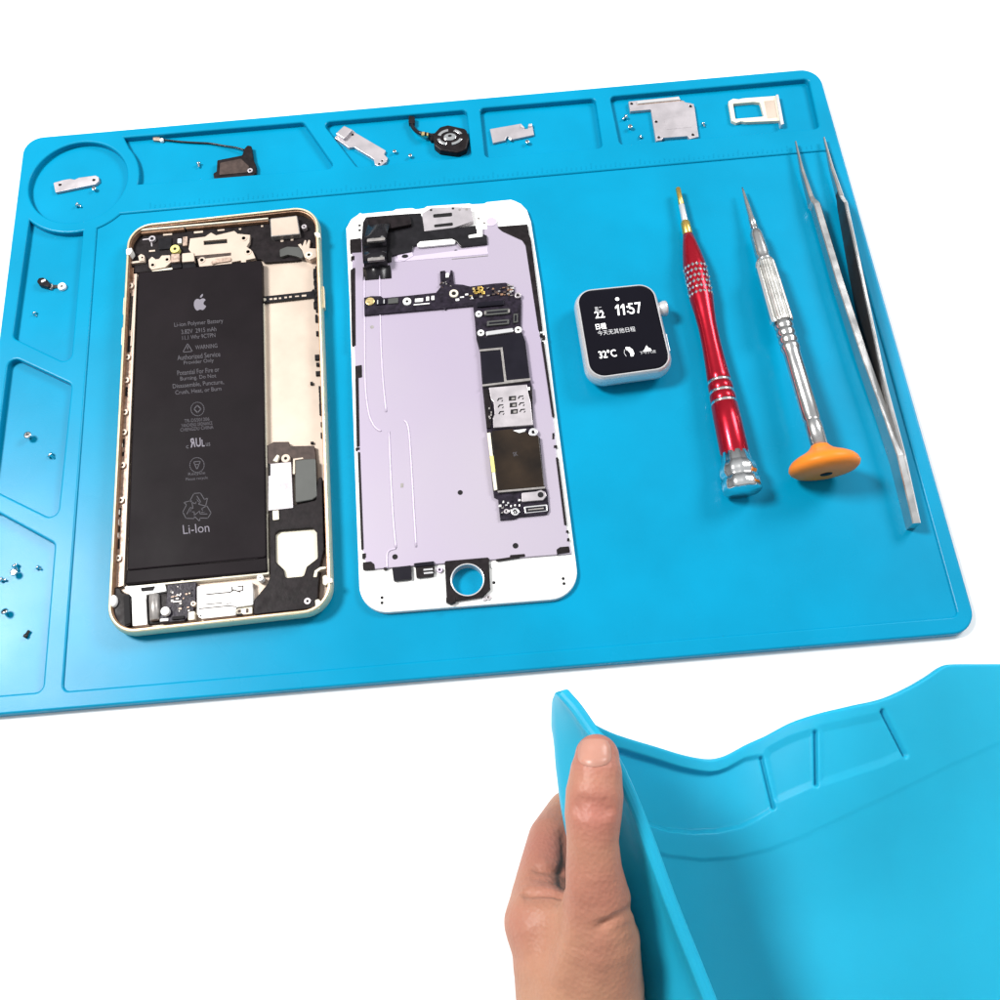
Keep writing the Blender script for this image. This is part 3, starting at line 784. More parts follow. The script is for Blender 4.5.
def ribbon(pts, w0, w1, mi, th=.25):
    """a bent flex ribbon: pts are (px, py, z) along its middle, w the half widths in px"""
    m = len(pts); top = []; bot = []
    for i, (x, y, z) in enumerate(pts):
        w = w0 + (w1 - w0) * i / (m - 1)
        a = U(x - w, y + .08 * w, z); b = U(x + w, y - .08 * w, z)
        top += [tuple(a), tuple(b)]; bot += [(a[0], a[1], a[2] - th), (b[0], b[1], b[2] - th)]
    nv = len(top); vs = top + bot; fs = []
    for i in range(m - 1):
        fs += [(2 * i, 2 * i + 1, 2 * i + 3, 2 * i + 2), (nv + 2 * i, nv + 2 * i + 2, nv + 2 * i + 3, nv + 2 * i + 1),
               (2 * i, 2 * i + 2, nv + 2 * i + 2, nv + 2 * i), (2 * i + 1, nv + 2 * i + 1, nv + 2 * i + 3, 2 * i + 3)]
    mb.add(vs, fs, mi, True)
ribbon(smooth_path([(379, 224, zl + 2.8), (377, 231, zl + 4.8), (375.5, 237.4, zl + 5.6), (375, 243, zl + 4.4), (375.4, 249, zl + 2.2)], 5), 11, 11.5, 'blackgl')
ribbon(smooth_path([(376, 247, zl + 2.2), (375.4, 252, zl + 4.6), (375, 258, zl + 4.9), (375.6, 263, zl + 3.2), (376, 268, zl + 1.0)], 5), 11, 12, 'blackgl')
ribbon(smooth_path([(376.4, 266, zl + .9), (377, 272, zl + .45), (377.2, 279, zl + .3)], 4), 13.6, 14.2, 'blackgl')  # dark sheet stands in for the shade below the folded flex
for y0, w in ((239.4, 9), (258.6, 8.4)):
    P(mb, rq(376, y0, 2 * w, 3.0), zl + 4.6, zl + 5.75, 'greymid', r=.3)  # grey strips are painted highlights on the two folds
mb.build('front_camera', dp)
mb = MB()
P(mb, [(417, 244.2), (420, 241.4), (452, 238.8), (455.6, 240.6), (454.6, 243.6), (421, 246.8), (417.4, 246.6)], zl + .3, zl + 1.15, 'white', r=.5)
mb.build('sensor_bar', dp)
mb = MB()
P(mb, [(468.4, 235.2), (477, 233.6), (477, 226), (482.4, 225.4), (482.6, 236.4), (468.8, 238)], zg, zl + 1.1, 'white', r=.15)
mb.build('contact_bracket', dp)
mb = MB(); k = pxmm(405, 256, zl)
P(mb, [(397, 254.6), (412, 250.8), (413.4, 256), (404, 261), (398, 260)], zl, zl + .3, 'lilac_hi', r=.6)
plate(mb, circle(U(405, 256, zl + .5)[:2], 3.2 * k, 20, 2.0 * k), zl, zl + .5, 'hole', bev=.05)
mb.build('grommet', dp)
# home button carrier and connectors along the chin
mb = MB()
zh = zl + .6
P(mb, [(444.6, 561), (489, 557.2), (489.6, 574), (490.4, 589), (482.6, 596.4), (455, 600.6), (446.4, 597), (445.6, 580)], zg, zh, 'black', r=.6, holes=[hole_loop(16.6, zh)], hole_z=[ZW])
P(mb, [(446, 597), (455, 596), (455.6, 601.6), (451, 604), (446, 602)], zg, zh + .3, 'black', r=.4)
hb = mb.build('home_button_carrier', dp)
mb = MB()
plate(mb, hole_loop(17.0, zh + .25), zh - .2, zh + .25, 'alu', holes=[hole_loop(15.7, zh + .25)], bev=.12, hole_z=[ZW])
mb.build('button_ring', dp, hb)
mb = MB()
P(mb, [(392, 567.6), (411, 565.2), (411.6, 578.8), (393.6, 580.6)], zg, zl + .5, 'chip', r=.3)
mb.build('flex_connector', dp)
mb = MB()
P(mb, [(413.4, 563.2), (434, 561), (434.4, 565.6), (433.8, 575.6), (416.4, 577.4), (415.6, 568)], zg, zl + .5, 'black', r=.3)
P(mb, [(414, 563.4), (434, 561.2), (434.2, 565), (414.6, 567)], zl + .5, zl + .9, 'chip', r=.2)
bits(mb, [(428, 569.4, 9, 1.8), (428.4, 572.8, 9, 1.8)], zl + .5, zl + .65, 'alu')
mb.build('flex_connector', dp)
mb = MB()
ringpx(mb, 439.6, 569.6, zg, zl, 3, 'lilac_hi', 1.2); ringpx(mb, 494, 565, zg, zg + .3, 4, 'white'); ringpx(mb, 488.4, 597.2, zg, zg + .5, 3, 'silver', 1.2, 'greymid')
ringpx(mb, 484.6, 598.6, zg, zg + .5, 2.4, 'silver')
mb.build('screw', dp)

# ================================================================== LOGIC BOARD (lies loose on the screen's back)
zc0 = zl + .05; zc = zl + .9
lb = thing('logic_board', 'black L-shaped phone circuit board lying loose on the lilac plate', 'circuit board', (*U(500, 400, zc0)[:2], zc0))
BO = [(364, 297.6), (371, 296), (381, 296), (383, 298), (404, 296), (436, 292.6), (440.6, 287), (440, 271.2), (445, 270.4), (446.4, 275.6), (449.6, 275.6), (450.6, 270), (452.6, 270.4), (454.2, 284), (463, 284.6), (470, 286.4), (494, 283.4), (505.4, 282.6), (510, 284.6), (514, 287.8), (515, 294), (521, 297.6), (521.4, 303), (521, 330), (525.4, 341), (530.4, 381), (532, 385.8), (532.6, 400), (533.4, 424.8), (536.8, 435), (540, 438), (544.2, 485), (547.4, 491), (549, 510.4), (547, 514), (517, 516.8), (515, 518.6), (500.2, 519.8), (498, 499), (494, 497), (493, 490), (489, 450), (487, 432), (482.4, 387.4), (480, 352), (476.4, 339), (474.6, 318), (473, 305.6), (446.4, 308), (445, 309.6), (443.6, 308.4), (364.4, 315.2)]
mb = MB(); P(mb, BO, zc0, zc, 'pcb', bev=.1, bottom=True)
mb.build('board', lb)
def part(name, root, parent=None, **kw): pass
for x, y, r, h, mi in ((370, 301, 4.6, 0, 'goldpad'), (407, 301.2, 4.2, 1.6, 'white'), (453.8, 293.2, 4.5, 2.3, 'cream'), (517.8, 295, 3.3, 1.7, 'silver'), (478.8, 313.8, 3.4, 1.2, 'white'), (480.9, 332.6, 3.5, 1.4, 'white'), (518.2, 329.6, 3.6, 1.5, 'white'), (533.2, 432, 4.4, 1.8, 'alu')):
    mb = MB(); ringpx(mb, x, y, zc, zc + .7, r, mi, h) if h else ringpx(mb, x, y, zc, zc + .5, r, mi)
    mb.build('screw_eyelet', lb)
mb = MB()
bits(mb, [(419, 300, 8, 3.4), (427.6, 298.6, 3, 4), (432.8, 297.8, 3, 4), (447.2, 275.2, 3, 4.2), (421.6, 304, 16, 1.0), (466.6, 294.4, 3, 1.6), (471.6, 297.6, 3.6, 2.4), (462, 297, 4, 1.2), (457.4, 299.6, 3.6, 2.2)], zc, zc + .35, 'white')
P(mb, rq(381, 301.4, 10, 5.4), zc, zc + .5, 'chip', r=.15); P(mb, rq(393, 300.6, 10, 5.4), zc, zc + .5, 'greygr', r=.15)
P(mb, rq(384, 301.4, 1, 4), zc + .5, zc + .55, 'alu', bev=0); P(mb, rq(377.6, 302, 1, 4), zc + .5, zc + .55, 'alu', bev=0)
for i in range(46):
    x = 470 + 42 * random.random(); y = 288.5 + 9 * random.random() - (x - 470) * .05
    P(mb, rq(x, y, .8 + 2.4 * random.random(), .8 + 1.6 * random.random()), zc, zc + .25 + .3 * random.random(), random.choice(['chip', 'goldpad', 'greymid', 'goldpad', 'brown', 'copper']) if x < 492 else random.choice(['chip', 'brown', 'greymid', 'copper']), bev=.03)
for i in range(9):
    P(mb, rq(475 + 10 * random.random(), 287.5 + 6 * random.random(), 2 + 2.6 * random.random(), 1.4 + 2 * random.random()), zc, zc + .7, 'brass', bev=.06)
for i in range(10):
    P(mb, rq(508 + 5 * random.random(), 284.5 + 9 * random.random(), 1.5, 1.5), zc, zc + .4, random.choice(['alu', 'greymid']), bev=.03)
for i in range(26):
    x = 500 + 20 * random.random(); y = 499.5 + 16 * random.random() - (x - 500) * .06
    P(mb, rq(x, y, .9 + 1.7 * random.random(), .9 + 1.4 * random.random()), zc, zc + .3, random.choice(['alu', 'greymid', 'chip', 'white', 'chip']), bev=.03)
for i in range(14):
    P(mb, rq(440 + 12 * random.random(), 280 + 9 * random.random(), 1.2, 1), zc, zc + .2, random.choice(['greymid', 'chip', 'brown']), bev=.03)
o = mb.build('component_specks', lb); o['kind'] = 'stuff'
for x, y, w, h, mi in ((490.5, 303.4, 27, 4.6, 'chip'), (497, 311.8, 24, 5.4, 'greygr'), (498, 322.4, 22, 4.8, 'greygr'), (515.6, 318, 4.4, 9, 'greygr')):
    mb = MB(); P(mb, rq(x, y, w, h), zc, zc + .8, mi, r=.2); P(mb, rq(x, y, w - 4 if w > 9 else 2, 1.6 if w > 9 else 6), zc + .8, zc + .9, 'chip', bev=0)
    if mi == 'greygr' and w == 24:
        bits(mb, [(x - 12, y + 1, 1.6, 3.4), (x + 12, y - 1, 1.6, 3.4)], zc + .5, zc + 1.0, 'greymid')
    mb.build('board_connector', lb)
mb = MB(); P(mb, [(485.8, 331.4), (512.6, 327.8), (513.4, 331.6), (486.2, 335.4)], zc, zc + .9, 'alu', r=.4); mb.build('board_connector', lb)
mb = MB()
P(mb, [(478.6, 338), (522.4, 333), (525.4, 342), (530, 379.4), (505.6, 382.2), (501.4, 349), (480, 351)], zc, zc + .75, 'chip', r=.15)
P(mb, [(480.4, 351.6), (500.6, 349.6), (504.4, 382.4), (483.2, 384.2)], zc, zc + .75, 'chip', r=.15)
P(mb, [(479.6, 349.4), (502.4, 347.2), (506.4, 380.4), (530.2, 378), (530.6, 380.4), (482.6, 386.4), (482.4, 384.4), (504.4, 381.8), (500.6, 349.6), (479.8, 351.4)], zc, zc + 1.0, 'greymid', bev=.06)
mb.build('processor_chip', lb)
mb = MB()
SR = [(489, 387.6), (527, 384.4), (528, 391.8), (530.6, 402), (532, 415.6), (533, 424.8), (493.6, 427.6), (493, 418), (494.8, 414), (493.6, 402), (491, 399)]
P(mb, SR, zc, zc + 1.2, 'silver', r=.15)
zs = zc + 1.23
for r_ in range(3):
    y = 398.6 + r_ * 6.6
    for x, s in ((500.2 + r_ * .7, 1), (521 + r_ * .8, 1)):
        yy = y + (1 if x < 510 else -1.2)
        stroke(mb, [(x - 2.6, yy + 1.0), (x - 1.4, yy - 1.0), (x + 2, yy - 1.4)], 1.3, zs, 'hole')
        stroke(mb, [(x + 1.6, yy + 1.8), (x + 2.4, yy + .6)], 1.0, zs, 'hole')
    cap(mb, [ccw(L(rq(512.4 + r_ * .9, y - .3, 7.2, 4.6), zs))], zs, 'hole')
    P(mb, rq(513.2 + r_ * .9, y - .1, 3.4, 2.2), zs, zs + .06, 'greymid', bev=0)
sr = mb.build('sim_reader', lb)
mb = MB(); P(mb, [(483.4, 389.4), (488.6, 389), (492, 414), (490.4, 428), (486.6, 428)], zc, zc + .6, 'black', r=.2)
for i in range(8): P(mb, rq(489 + 2.4 * random.random(), 408 + 14 * random.random(), 1.4, 2), zc + .6, zc + .9, random.choice(['greymid', 'chip']), bev=.03)
P(mb, [(528.6, 386.4), (531.4, 386), (532.6, 398), (531.4, 402)], zc, zc + 1.0, 'black', bev=.05); bits(mb, [(528.8, 388.6, 2.4, 3)], zc + 1.0, zc + 1.3, 'white')
mb.build('side_frame', lb)
mb = MB()
P(mb, [(491.6, 431), (512, 428.8), (519, 433.4), (526.6, 432), (529.6, 435.4), (538.6, 435.6), (544.2, 486.2), (497.6, 490.4)], zc, zc + .95, 'chipbr', r=.3)
text(mb, 'SK', (513.5, 456.5), (518, 455.6), 4.2, zc + 1.0, 'print_', 0.01)
text(mb, 'hynix', (520, 453.2), (531, 452), 3.6, zc + 1.0, 'brown', 0.0) if False else None
mb.build('memory_chip', lb)
mb = MB()
P(mb, [(513, 430.4), (526.4, 428.8), (524.4, 431.4), (519.4, 432.8)], zc, zc + 1.15, 'white', bev=.05)
P(mb, [(487, 433), (490.4, 432.4), (493, 456), (489.8, 456)], zc, zc + .8, 'cream', bev=.06)
P(mb, [(489.8, 456.2), (493.4, 455.6), (495.4, 472), (491.6, 472)], zc, zc + .9, 'yellow', bev=.06)
P(mb, [(491.8, 472.4), (495.2, 472), (497.4, 489.6), (494, 490.4)], zc, zc + .8, 'cream', bev=.06)
P(mb, [(497.8, 490.6), (545, 486.4), (545.2, 488.4), (498, 492.6)], zc, zc + 1.0, 'greymid', bev=.06)
mb.build('shield_frame', lb)
mb = MB()
c = U(540.6, 494.8, zc + 1.0)[:2]
P(mb, [(521.6, 492.8), (536, 491.4), (541, 489.8), (545.4, 492), (546.4, 496), (543, 500), (537, 500.4), (521.8, 501.8)], zc, zc + 1.0, 'silver', r=.4)
cap(mb, [circle(c, 2.4 * .41, 14)], zc + 1.03, 'hole')
mb.build('earth_tab', lb)
mb = MB(); P(mb, [(524, 506.6), (547, 504.2), (547.6, 511), (525, 513.4)], zc, zc + .5, 'alu', r=.3); P(mb, [(525.6, 507.6), (545.8, 505.6), (546.2, 510.2), (526.2, 512.2)], zc + .5, zc + .7, 'chip', r=.2)
P(mb, [(528, 509.2), (543.6, 507.6), (543.8, 508.8), (528.2, 510.4)], zc + .7, zc + .85, 'greymid', bev=0)
mb.build('board_connector', lb)
mb = MB(); ringpx(mb, 515.2, 511.6, zc, zc + .6, 4.0, 'alu', 2.3); mb.build('screw_eyelet', lb)
mb = MB(); ringpx(mb, 506.4, 511.2, zc, zc + .5, 2.6, 'silver', 1.1, 'greymid'); mb.build('screw_eyelet', lb)

# ================================================================== SMART WATCH
wz = ZW
sw = thing('smartwatch', 'small square smartwatch without strap, white case and black lit screen reading 11:57', 'smartwatch', (*U(620, 340, wz)[:2], wz))
GZ = wz + 10.2
G4 = [(576.6, 290.6), (652.0, 283.0), (671.6, 366.0), (591.2, 377.2)]
gl = rounded(L(G4, GZ), 5.2, 9)
mb = MB()
loft(mb, gl, [(3.6, wz), (2.4, wz + .5), (0.2, wz + 2.0), (-1.1, wz + 4.2), (-1.35, wz + 5.8), (-1.2, wz + 7.4), (-.85, wz + 8.6), (-.45, wz + 9.3), (-.2, wz + 9.6), (.1, wz + 9.6)], 'alu')
cap(mb, [inset(ccw(gl), 3.6)], wz, 'alu', up=False)
cs = mb.build('case', sw)
mb = MB()
e = loft(mb, gl, [(.1, wz + 9.0), (.1, wz + 9.5), (.25, wz + 9.85), (.7, wz + 10.12), (1.5, wz + 10.2)], 'glass')
cap(mb, [e], wz + 10.2, 'glass')
scn = mb.build('screen', sw)
mb = MB(); zt = wz + 10.24
cap(mb, [circle(U(617.2, 299, zt)[:2], .7, 14)], zt, 'lit')
for ox in (614.4, 619.9):
    oy = 315.6 - (ox - 614.6) * .1
    cap(mb, [ccw(L([(ox + .5, oy - 8.2), (ox + 2.6, oy - 11.0), (ox + 4.1, oy - 11.1), (ox + 5.3, oy - .4), (ox + 3.6, oy - .2), (ox + 2.7, oy - 8.4), (ox + .9, oy - 6.7)], zt))], zt, 'lit')
for q in ((627.4, 306.8), (628.1, 311.6)): cap(mb, [circle(U(*q, zt)[:2], .36, 10)], zt, 'lit')
text(mb, '57', (630.0, 314.2), (643.2, 312.6), 10.8, zt, 'lit', 0.004, lean=-1.5)
text(mb, '周二', (595.4, 311.6), (602.6, 310.8), 4.4, zt, 'litdim', 0.0, lean=-.6)
text(mb, '22', (595.6, 318.4), (605.2, 317.4), 6.8, zt, 'lit', 0.01, lean=-.9)
text(mb, '日程', (596.4, 329.8), (606.8, 328.6), 5.8, zt, 'lit', 0.012, lean=-.6)
text(mb, '今天无其他日程', (598.2, 335.8), (635.8, 331.2), 5.0, zt, 'litdim', 0.0, lean=-.6)
text(mb, '32°C', (599.8, 358.6), (617.2, 356.4), 7.6, zt, 'lit', 0.012, lean=-1)
cap(mb, [ccw(L([(625.6, 347.0), (629.6, 347.2), (632.6, 349.6), (634.2, 353.4), (633.2, 356.2), (630.8, 356.4), (630.2, 353.4), (628.2, 350.8), (625.8, 349.4)], zt))], zt, 'lit')
stroke(mb, [(624.6, 349.6), (624.2, 353), (626.2, 356.2)], .5, zt, 'litdim')
cap(mb, [ccw(L([(646.6, 345.4), (648.2, 347.6), (650.4, 348.4), (651.8, 350.4), (642.8, 351.6), (644.4, 349.6)], zt))], zt, 'lit')
text(mb, '下午六点', (639.8, 354.6), (656.0, 352.8), 3.2, zt, 'litdim', 0.0)
mb.build('lit_display', sw, scn)
mb = MB()
ck = U(664.5, 308.5, wz + 5.4)
dirx = np.array(U(670, 308, wz + 5.4)) - np.array(U(660, 309, wz + 5.4)); dirx /= np.linalg.norm(dirx)
lathe(mb, ck - dirx * 2.6, ck + dirx * 1.0, [(0, 2.2), (.45, 2.5), (.55, 2.7), (.85, 2.7), (.95, 2.4), (1, 1.9)], 'alu', 40, flute=(20, .015))
mb.build('crown', sw)
mb = MB()
P(mb, [(664.6, 333), (666.4, 333.4), (670.4, 351), (668.6, 352)], wz + 4.4, wz + 6.6, 'alu', r=.5)
mb.build('side_button', sw)

# ================================================================== RED SCREWDRIVER
A0 = U(677.8, 187.5, ZW + 3.4); A1 = U(742.3, 489, ZW + 5.9)
ax = np.array(A1) - np.array(A0); alen = np.linalg.norm(ax); axn = ax / alen
rd = thing('screwdriver', 'red metal precision screwdriver with brass bit and chrome end cap', 'screwdriver', (*U(712, 350, ZW)[:2], ZW))
fr = lambda y: (y - 187.5) / (489 - 187.5)
kk = pxmm(710, 350, 6)
def along(u, r): return (u, r)
mb = MB()
lathe(mb, A0, A1, [(0, .5), (.004, .95), (fr(200), 0.946), (fr(207), 1.075), (fr(208), 0.774)], 'brass', 20)
bt = mb.build('bit', rd)
mb = MB()
side = np.cross(axn, [0, 0, 1.0]); side /= np.linalg.norm(side)
lathe(mb, A0, A1, [(fr(206), 0.774), (fr(208), 1.075), (fr(227), 1.161), (fr(229), 0.860)], 'alu', 16)
mb.build('shaft', rd, bt)
mb = MB()
lathe(mb, A0, A1, [(fr(226), 1.290), (fr(228), 1.677), (fr(240), 1.763), (fr(241.5), 1.462)], 'brass', 24)
mb.build('collar', rd)
mb = MB()
lathe(mb, A0, A1, [(fr(240), 1.290), (fr(241), 1.806), (fr(250), 2.494), (fr(262), 3.354), (fr(272), 3.913), (fr(276), 4.042), (fr(310), 4.085), (fr(322), 3.569), (fr(338), 3.182), (fr(356), 3.225), (fr(372), 3.483), (fr(386), 3.827), (fr(390), 3.913), (fr(391), 3.741), (fr(393.5), 3.741), (fr(394.5), 4.085), (fr(400), 4.128), (fr(401), 3.956), (fr(403.5), 3.956), (fr(404.5), 4.257), (fr(410), 4.300), (fr(411), 4.128), (fr(413), 4.128), (fr(414), 4.386), (fr(430), 4.515), (fr(462), 4.644), (fr(464), 4.300)], 'red', 56)
hd = mb.build('handle', rd)
mb = MB()
for y in (392.2, 402.2, 412):
    r = 3.87 if y < 395 else (4.09 if y < 405 else 4.26)
    lathe(mb, A0, A1, [(fr(y - 1.4), r - .2), (fr(y - 1.2), r), (fr(y + 1.2), r), (fr(y + 1.4), r - .2)], 'chrome', 48, capends=False)
mb.build('silver_ring', rd, hd)
mb = MB()
b2 = np.cross(side, axn)
for j in range(6):
    for i in range(16):
        u = fr(278.5 + j * 5.6); q = 2 * math.pi * (i + .5 * (j % 2)) / 16
        c = np.array(A0) + ax * u; rn = side * math.cos(q) + b2 * math.sin(q)
        t2 = np.cross(axn, rn); p = c + rn * 4.06
        vs = [tuple(p + axn * .8), tuple(p + t2 * .68), tuple(p - axn * .8), tuple(p - t2 * .68), tuple(p + rn * .42)]
        mb.add(vs, [(0, 1, 4), (1, 2, 4), (2, 3, 4), (3, 0, 4)], 'chrome')
mb.build('knurling', rd, hd)
mb = MB()
lathe(mb, A0, A1, [(fr(457), 3.956), (fr(458.5), 4.644), (fr(466), 4.902), (fr(467.5), 5.332), (fr(472), 6.020), (fr(477), 6.106), (fr(478.5), 5.676), (fr(481), 5.762), (fr(482), 6.278), (fr(490), 6.192), (fr(491.5), 5.676), (fr(492), 1.720)], 'chrome', 48, flute=(12, .02))
mb.build('end_cap', rd)

# ================================================================== SILVER SCREWDRIVER
B0 = U(742.2, 187.5, ZW + 3.4); B1 = U(824.5, 462, ZW + 11.6)
sd = thing('screwdriver', 'silver metal precision screwdriver with pocket clip and orange swivel cap', 'screwdriver', (*U(785, 330, ZW)[:2], ZW))
bx = np.array(B1) - np.array(B0); bl = np.linalg.norm(bx); bn = bx / bl
fs_ = lambda y: (y - 187.5) / (462 - 187.5)
mb = MB()
lathe(mb, B0, B1, [(0, .25), (fs_(192), 0.460), (fs_(206), 0.794), (fs_(221), 1.003), (fs_(224), 1.212), (fs_(237), 1.338)], 'steel', 20)
mb.build('bit', sd)
mb = MB()
lathe(mb, B0, B1, [(fs_(235), 1.422), (fs_(237), 1.756), (fs_(240), 2.174), (fs_(243), 2.258), (fs_(262), 2.509), (fs_(265), 2.383), (fs_(268), 2.634), (fs_(271), 3.010)], 'steel', 32)
mb.build('ferrule', sd)
mb = MB()
lathe(mb, B0, B1, [(fs_(270), 2.927), (fs_(273), 3.303), (fs_(331), 3.596), (fs_(333), 3.345)], 'knurl', 72, smooth=False, flute=(24, .035))
mb.build('grip', sd)
mb = MB()
prof = [(fs_(332), 3.178)]
for y in (336, 343, 350, 357): prof += [(fs_(y - 2), 2.885), (fs_(y - 1), 3.136), (fs_(y + 2), 3.178), (fs_(y + 3.4), 2.885)]
prof += [(fs_(364), 2.801), (fs_(366), 2.759), (fs_(424), 2.843), (fs_(425), 2.592), (fs_(427), 2.592), (fs_(428), 2.759), (fs_(452), 2.676)]
lathe(mb, B0, B1, prof, 'steel', 40)
mb.build('barrel', sd)
mb = MB()
sideb = np.cross(bn, [0, 0, 1.0]); sideb /= np.linalg.norm(sideb)
upb = np.cross(sideb, bn)
if upb[2] < 0: upb = -upb
lf = -1 if sideb[0] > 0 else 1
def bp(u, s, h): return np.array(B0) + bx * u + sideb * lf * s + upb * h
vs = []
for u, s in ((fs_(276), 2.886), (fs_(279), 3.626), (fs_(332), 3.996), (fs_(335), 3.774)):
    for ds, h in ((-.5, .2), (.5, .2), (.5, 2.4), (-.5, 2.4)): vs.append(tuple(bp(u, s + ds, h)))
fsq = []
for i in range(3):
    for k in range(4): fsq.append((i * 4 + k, i * 4 + (k + 1) % 4, (i + 1) * 4 + (k + 1) % 4, (i + 1) * 4 + k))
fsq += [(3, 2, 1, 0), (12, 13, 14, 15)]
mb.add(vs, fsq, 'chrome')
mb.build('pocket_clip', sd)
mb = MB()
cn = bn + np.array([0, 0, -.16]); cn /= np.linalg.norm(cn)
c0 = np.array(B0) + bx * fs_(447)
cprof = [(0, 2.6), (.8, 3.1), (2.0, 4.3), (3.0, 6.2), (4.0, 8.3), (5.0, 9.9), (6.0, 10.8), (7.2, 11.2), (8.2, 10.8), (9.0, 9.8), (9.6, 7.6), (9.9, 5), (9.9, 1.3)]
lathe(mb, c0, c0 + cn * 10, [(a / 10, r) for a, r in cprof], 'orange', 64)
oc = mb.build('swivel_cap', sd)
mb = MB()
lathe(mb, c0 + cn * 9.85, c0 + cn * 10.02, [(0, 2.0), (1, 1.9)], 'hole', 20)
mb.build('pivot_hole', sd, oc)

# ================================================================== TWEEZERS
tw = thing('tweezers', 'slim steel tweezers with dark reflections painted inside lying open along the mat right edge', 'tweezers', (*U(870, 340, ZW)[:2], ZW))
def arm(pts, name, dark):
    """pts: (px, py, z_low, z_high, thickness) traced on the top edge of the arm"""
    mb = MB(); m = len(pts); vs = []
    c = [np.array(U(x, y, zh)) for x, y, zl_, zh, t in pts]
    for i, (x, y, zl_, zh, t) in enumerate(pts):
        d = c[min(i + 1, m - 1)] - c[max(i - 1, 0)]; d[2] = 0; d /= np.linalg.norm(d)
        nr = np.array([-d[1], d[0], 0]) * t / 2
        b = min(.3, t * .25)
        nn = np.array([-d[1], d[0], 0])
        q = c[i]
        vs += [tuple(q + nr - [0, 0, b]), tuple(q + nr - nn * b), tuple(q - nr + nn * b), tuple(q - nr - [0, 0, b]),
               (q[0] - nr[0], q[1] - nr[1], zl_), (q[0] + nr[0], q[1] + nr[1], zl_)]
    fs = []
    fd = []
    for i in range(m - 1):
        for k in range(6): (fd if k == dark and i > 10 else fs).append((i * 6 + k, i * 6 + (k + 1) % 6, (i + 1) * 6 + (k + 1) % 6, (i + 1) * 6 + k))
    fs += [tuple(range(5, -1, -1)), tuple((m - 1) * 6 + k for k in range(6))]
    mb.add(vs, fs, 'steel'); mb.add(vs, fd, 'darksteel')  # inner faces coloured dark for the reflection in the steel
    return mb.build(name, tw)
def lerp_pts(ctrl, n_=6):
    out = []
    for a, b in zip(ctrl[:-1], ctrl[1:]):
        for k in range(n_): out.append(tuple(a[i] + (b[i] - a[i]) * k / n_ for i in range(5)))
    out.append(ctrl[-1]); return out
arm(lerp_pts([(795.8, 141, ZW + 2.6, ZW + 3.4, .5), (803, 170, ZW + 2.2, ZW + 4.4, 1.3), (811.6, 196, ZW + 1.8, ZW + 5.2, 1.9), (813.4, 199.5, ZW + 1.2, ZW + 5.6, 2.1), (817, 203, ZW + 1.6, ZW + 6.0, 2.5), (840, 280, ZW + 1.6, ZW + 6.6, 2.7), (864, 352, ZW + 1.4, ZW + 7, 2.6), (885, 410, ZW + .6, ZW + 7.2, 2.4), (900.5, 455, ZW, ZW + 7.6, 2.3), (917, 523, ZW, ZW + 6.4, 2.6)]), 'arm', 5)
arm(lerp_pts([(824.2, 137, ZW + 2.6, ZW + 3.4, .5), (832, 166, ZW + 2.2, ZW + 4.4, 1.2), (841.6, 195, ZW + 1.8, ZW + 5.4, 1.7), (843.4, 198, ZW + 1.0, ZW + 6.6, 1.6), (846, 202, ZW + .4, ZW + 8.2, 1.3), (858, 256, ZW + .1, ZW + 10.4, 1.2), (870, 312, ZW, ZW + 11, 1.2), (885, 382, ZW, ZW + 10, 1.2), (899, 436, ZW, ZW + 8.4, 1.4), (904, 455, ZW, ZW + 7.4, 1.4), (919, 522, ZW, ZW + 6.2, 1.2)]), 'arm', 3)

# ================================================================== SMALL PARTS IN THE TRAYS
def steel_part(name, label, cat, pts, h, holes=(), mi='silver', r=.3, z=ZF, extra=None, hr=1.6):
    mb = MB(); z1 = z + h
    hl = [circle(U(x, y, z1)[:2], (hr if len(q) < 1 else q[0]) * pxmm(x, y, z1), 12) for x, y, *q in holes]
    P(mb, pts, z + .05, z1, mi, r=r, bev=.12, holes=hl, bottom=True, hole_z=[z + .06] * len(hl) if hl else None)
    for hh in hl: cap(mb, [inset(ccw(hh), -.02)], z1 - .3, 'hole')
    if extra: extra(mb, z1)
    o = mb.build(name, loc=(*U(sum(p[0] for p in pts) / len(pts), sum(p[1] for p in pts) / len(pts), z)[:2], z))
    return tag(o, label, cat)

def ex(mb, z1):
    stroke(mb, [(66, 185.6), (90, 181.6)], 2.0, z1 + .02, 'silver')
steel_part('bracket', 'slim steel strip bracket with a hole at each end in the round tray', 'bracket', [(53.4, 182.8), (63, 180), (70, 178.8), (74.6, 179.6), (79, 177.6), (95.6, 175.4), (98.6, 177), (99, 181), (95.6, 184.2), (88, 185.6), (55.4, 192.4)], 1.3, [(60, 184.6), (93.8, 179.8)], z=ZF)
def ex(mb, z1):
    P(mb, [(335.6, 133.4), (344, 125.6), (352.6, 129.6), (344.4, 138.6)], z1, z1 + 1.6, 'silver', r=.4, bev=.3)
steel_part('bracket', 'bent steel bracket with a boxed end lying diagonally in the second top tray', 'bracket', [(334.6, 137.6), (340, 131), (352.8, 130), (356, 133), (385.6, 150.4), (384, 154.2), (387.6, 158), (386, 162), (379.6, 166.8), (375, 164.2), (373.6, 158.8), (354.4, 147), (348.8, 147.6)], 1.3, [(352.6, 134.6, 1.3), (379.2, 163.8, 1.3), (382.2, 160.8, 1.1)], extra=ex)
def ex(mb, z1):
    P(mb, [(521, 124), (524, 126.8), (524.6, 128), (520.6, 126.4)], z1, z1 + .5, 'alu', bev=.05)
    P(mb, [(528.2, 126.4), (529, 123.8), (532, 123.6), (531.6, 126.2)], z1, z1 + .5, 'alu', bev=.05)
    P(mb, [(508.2, 138.6), (509.4, 136.2), (511.6, 138), (511, 140.2)], z1, z1 + .5, 'alu', bev=.05)
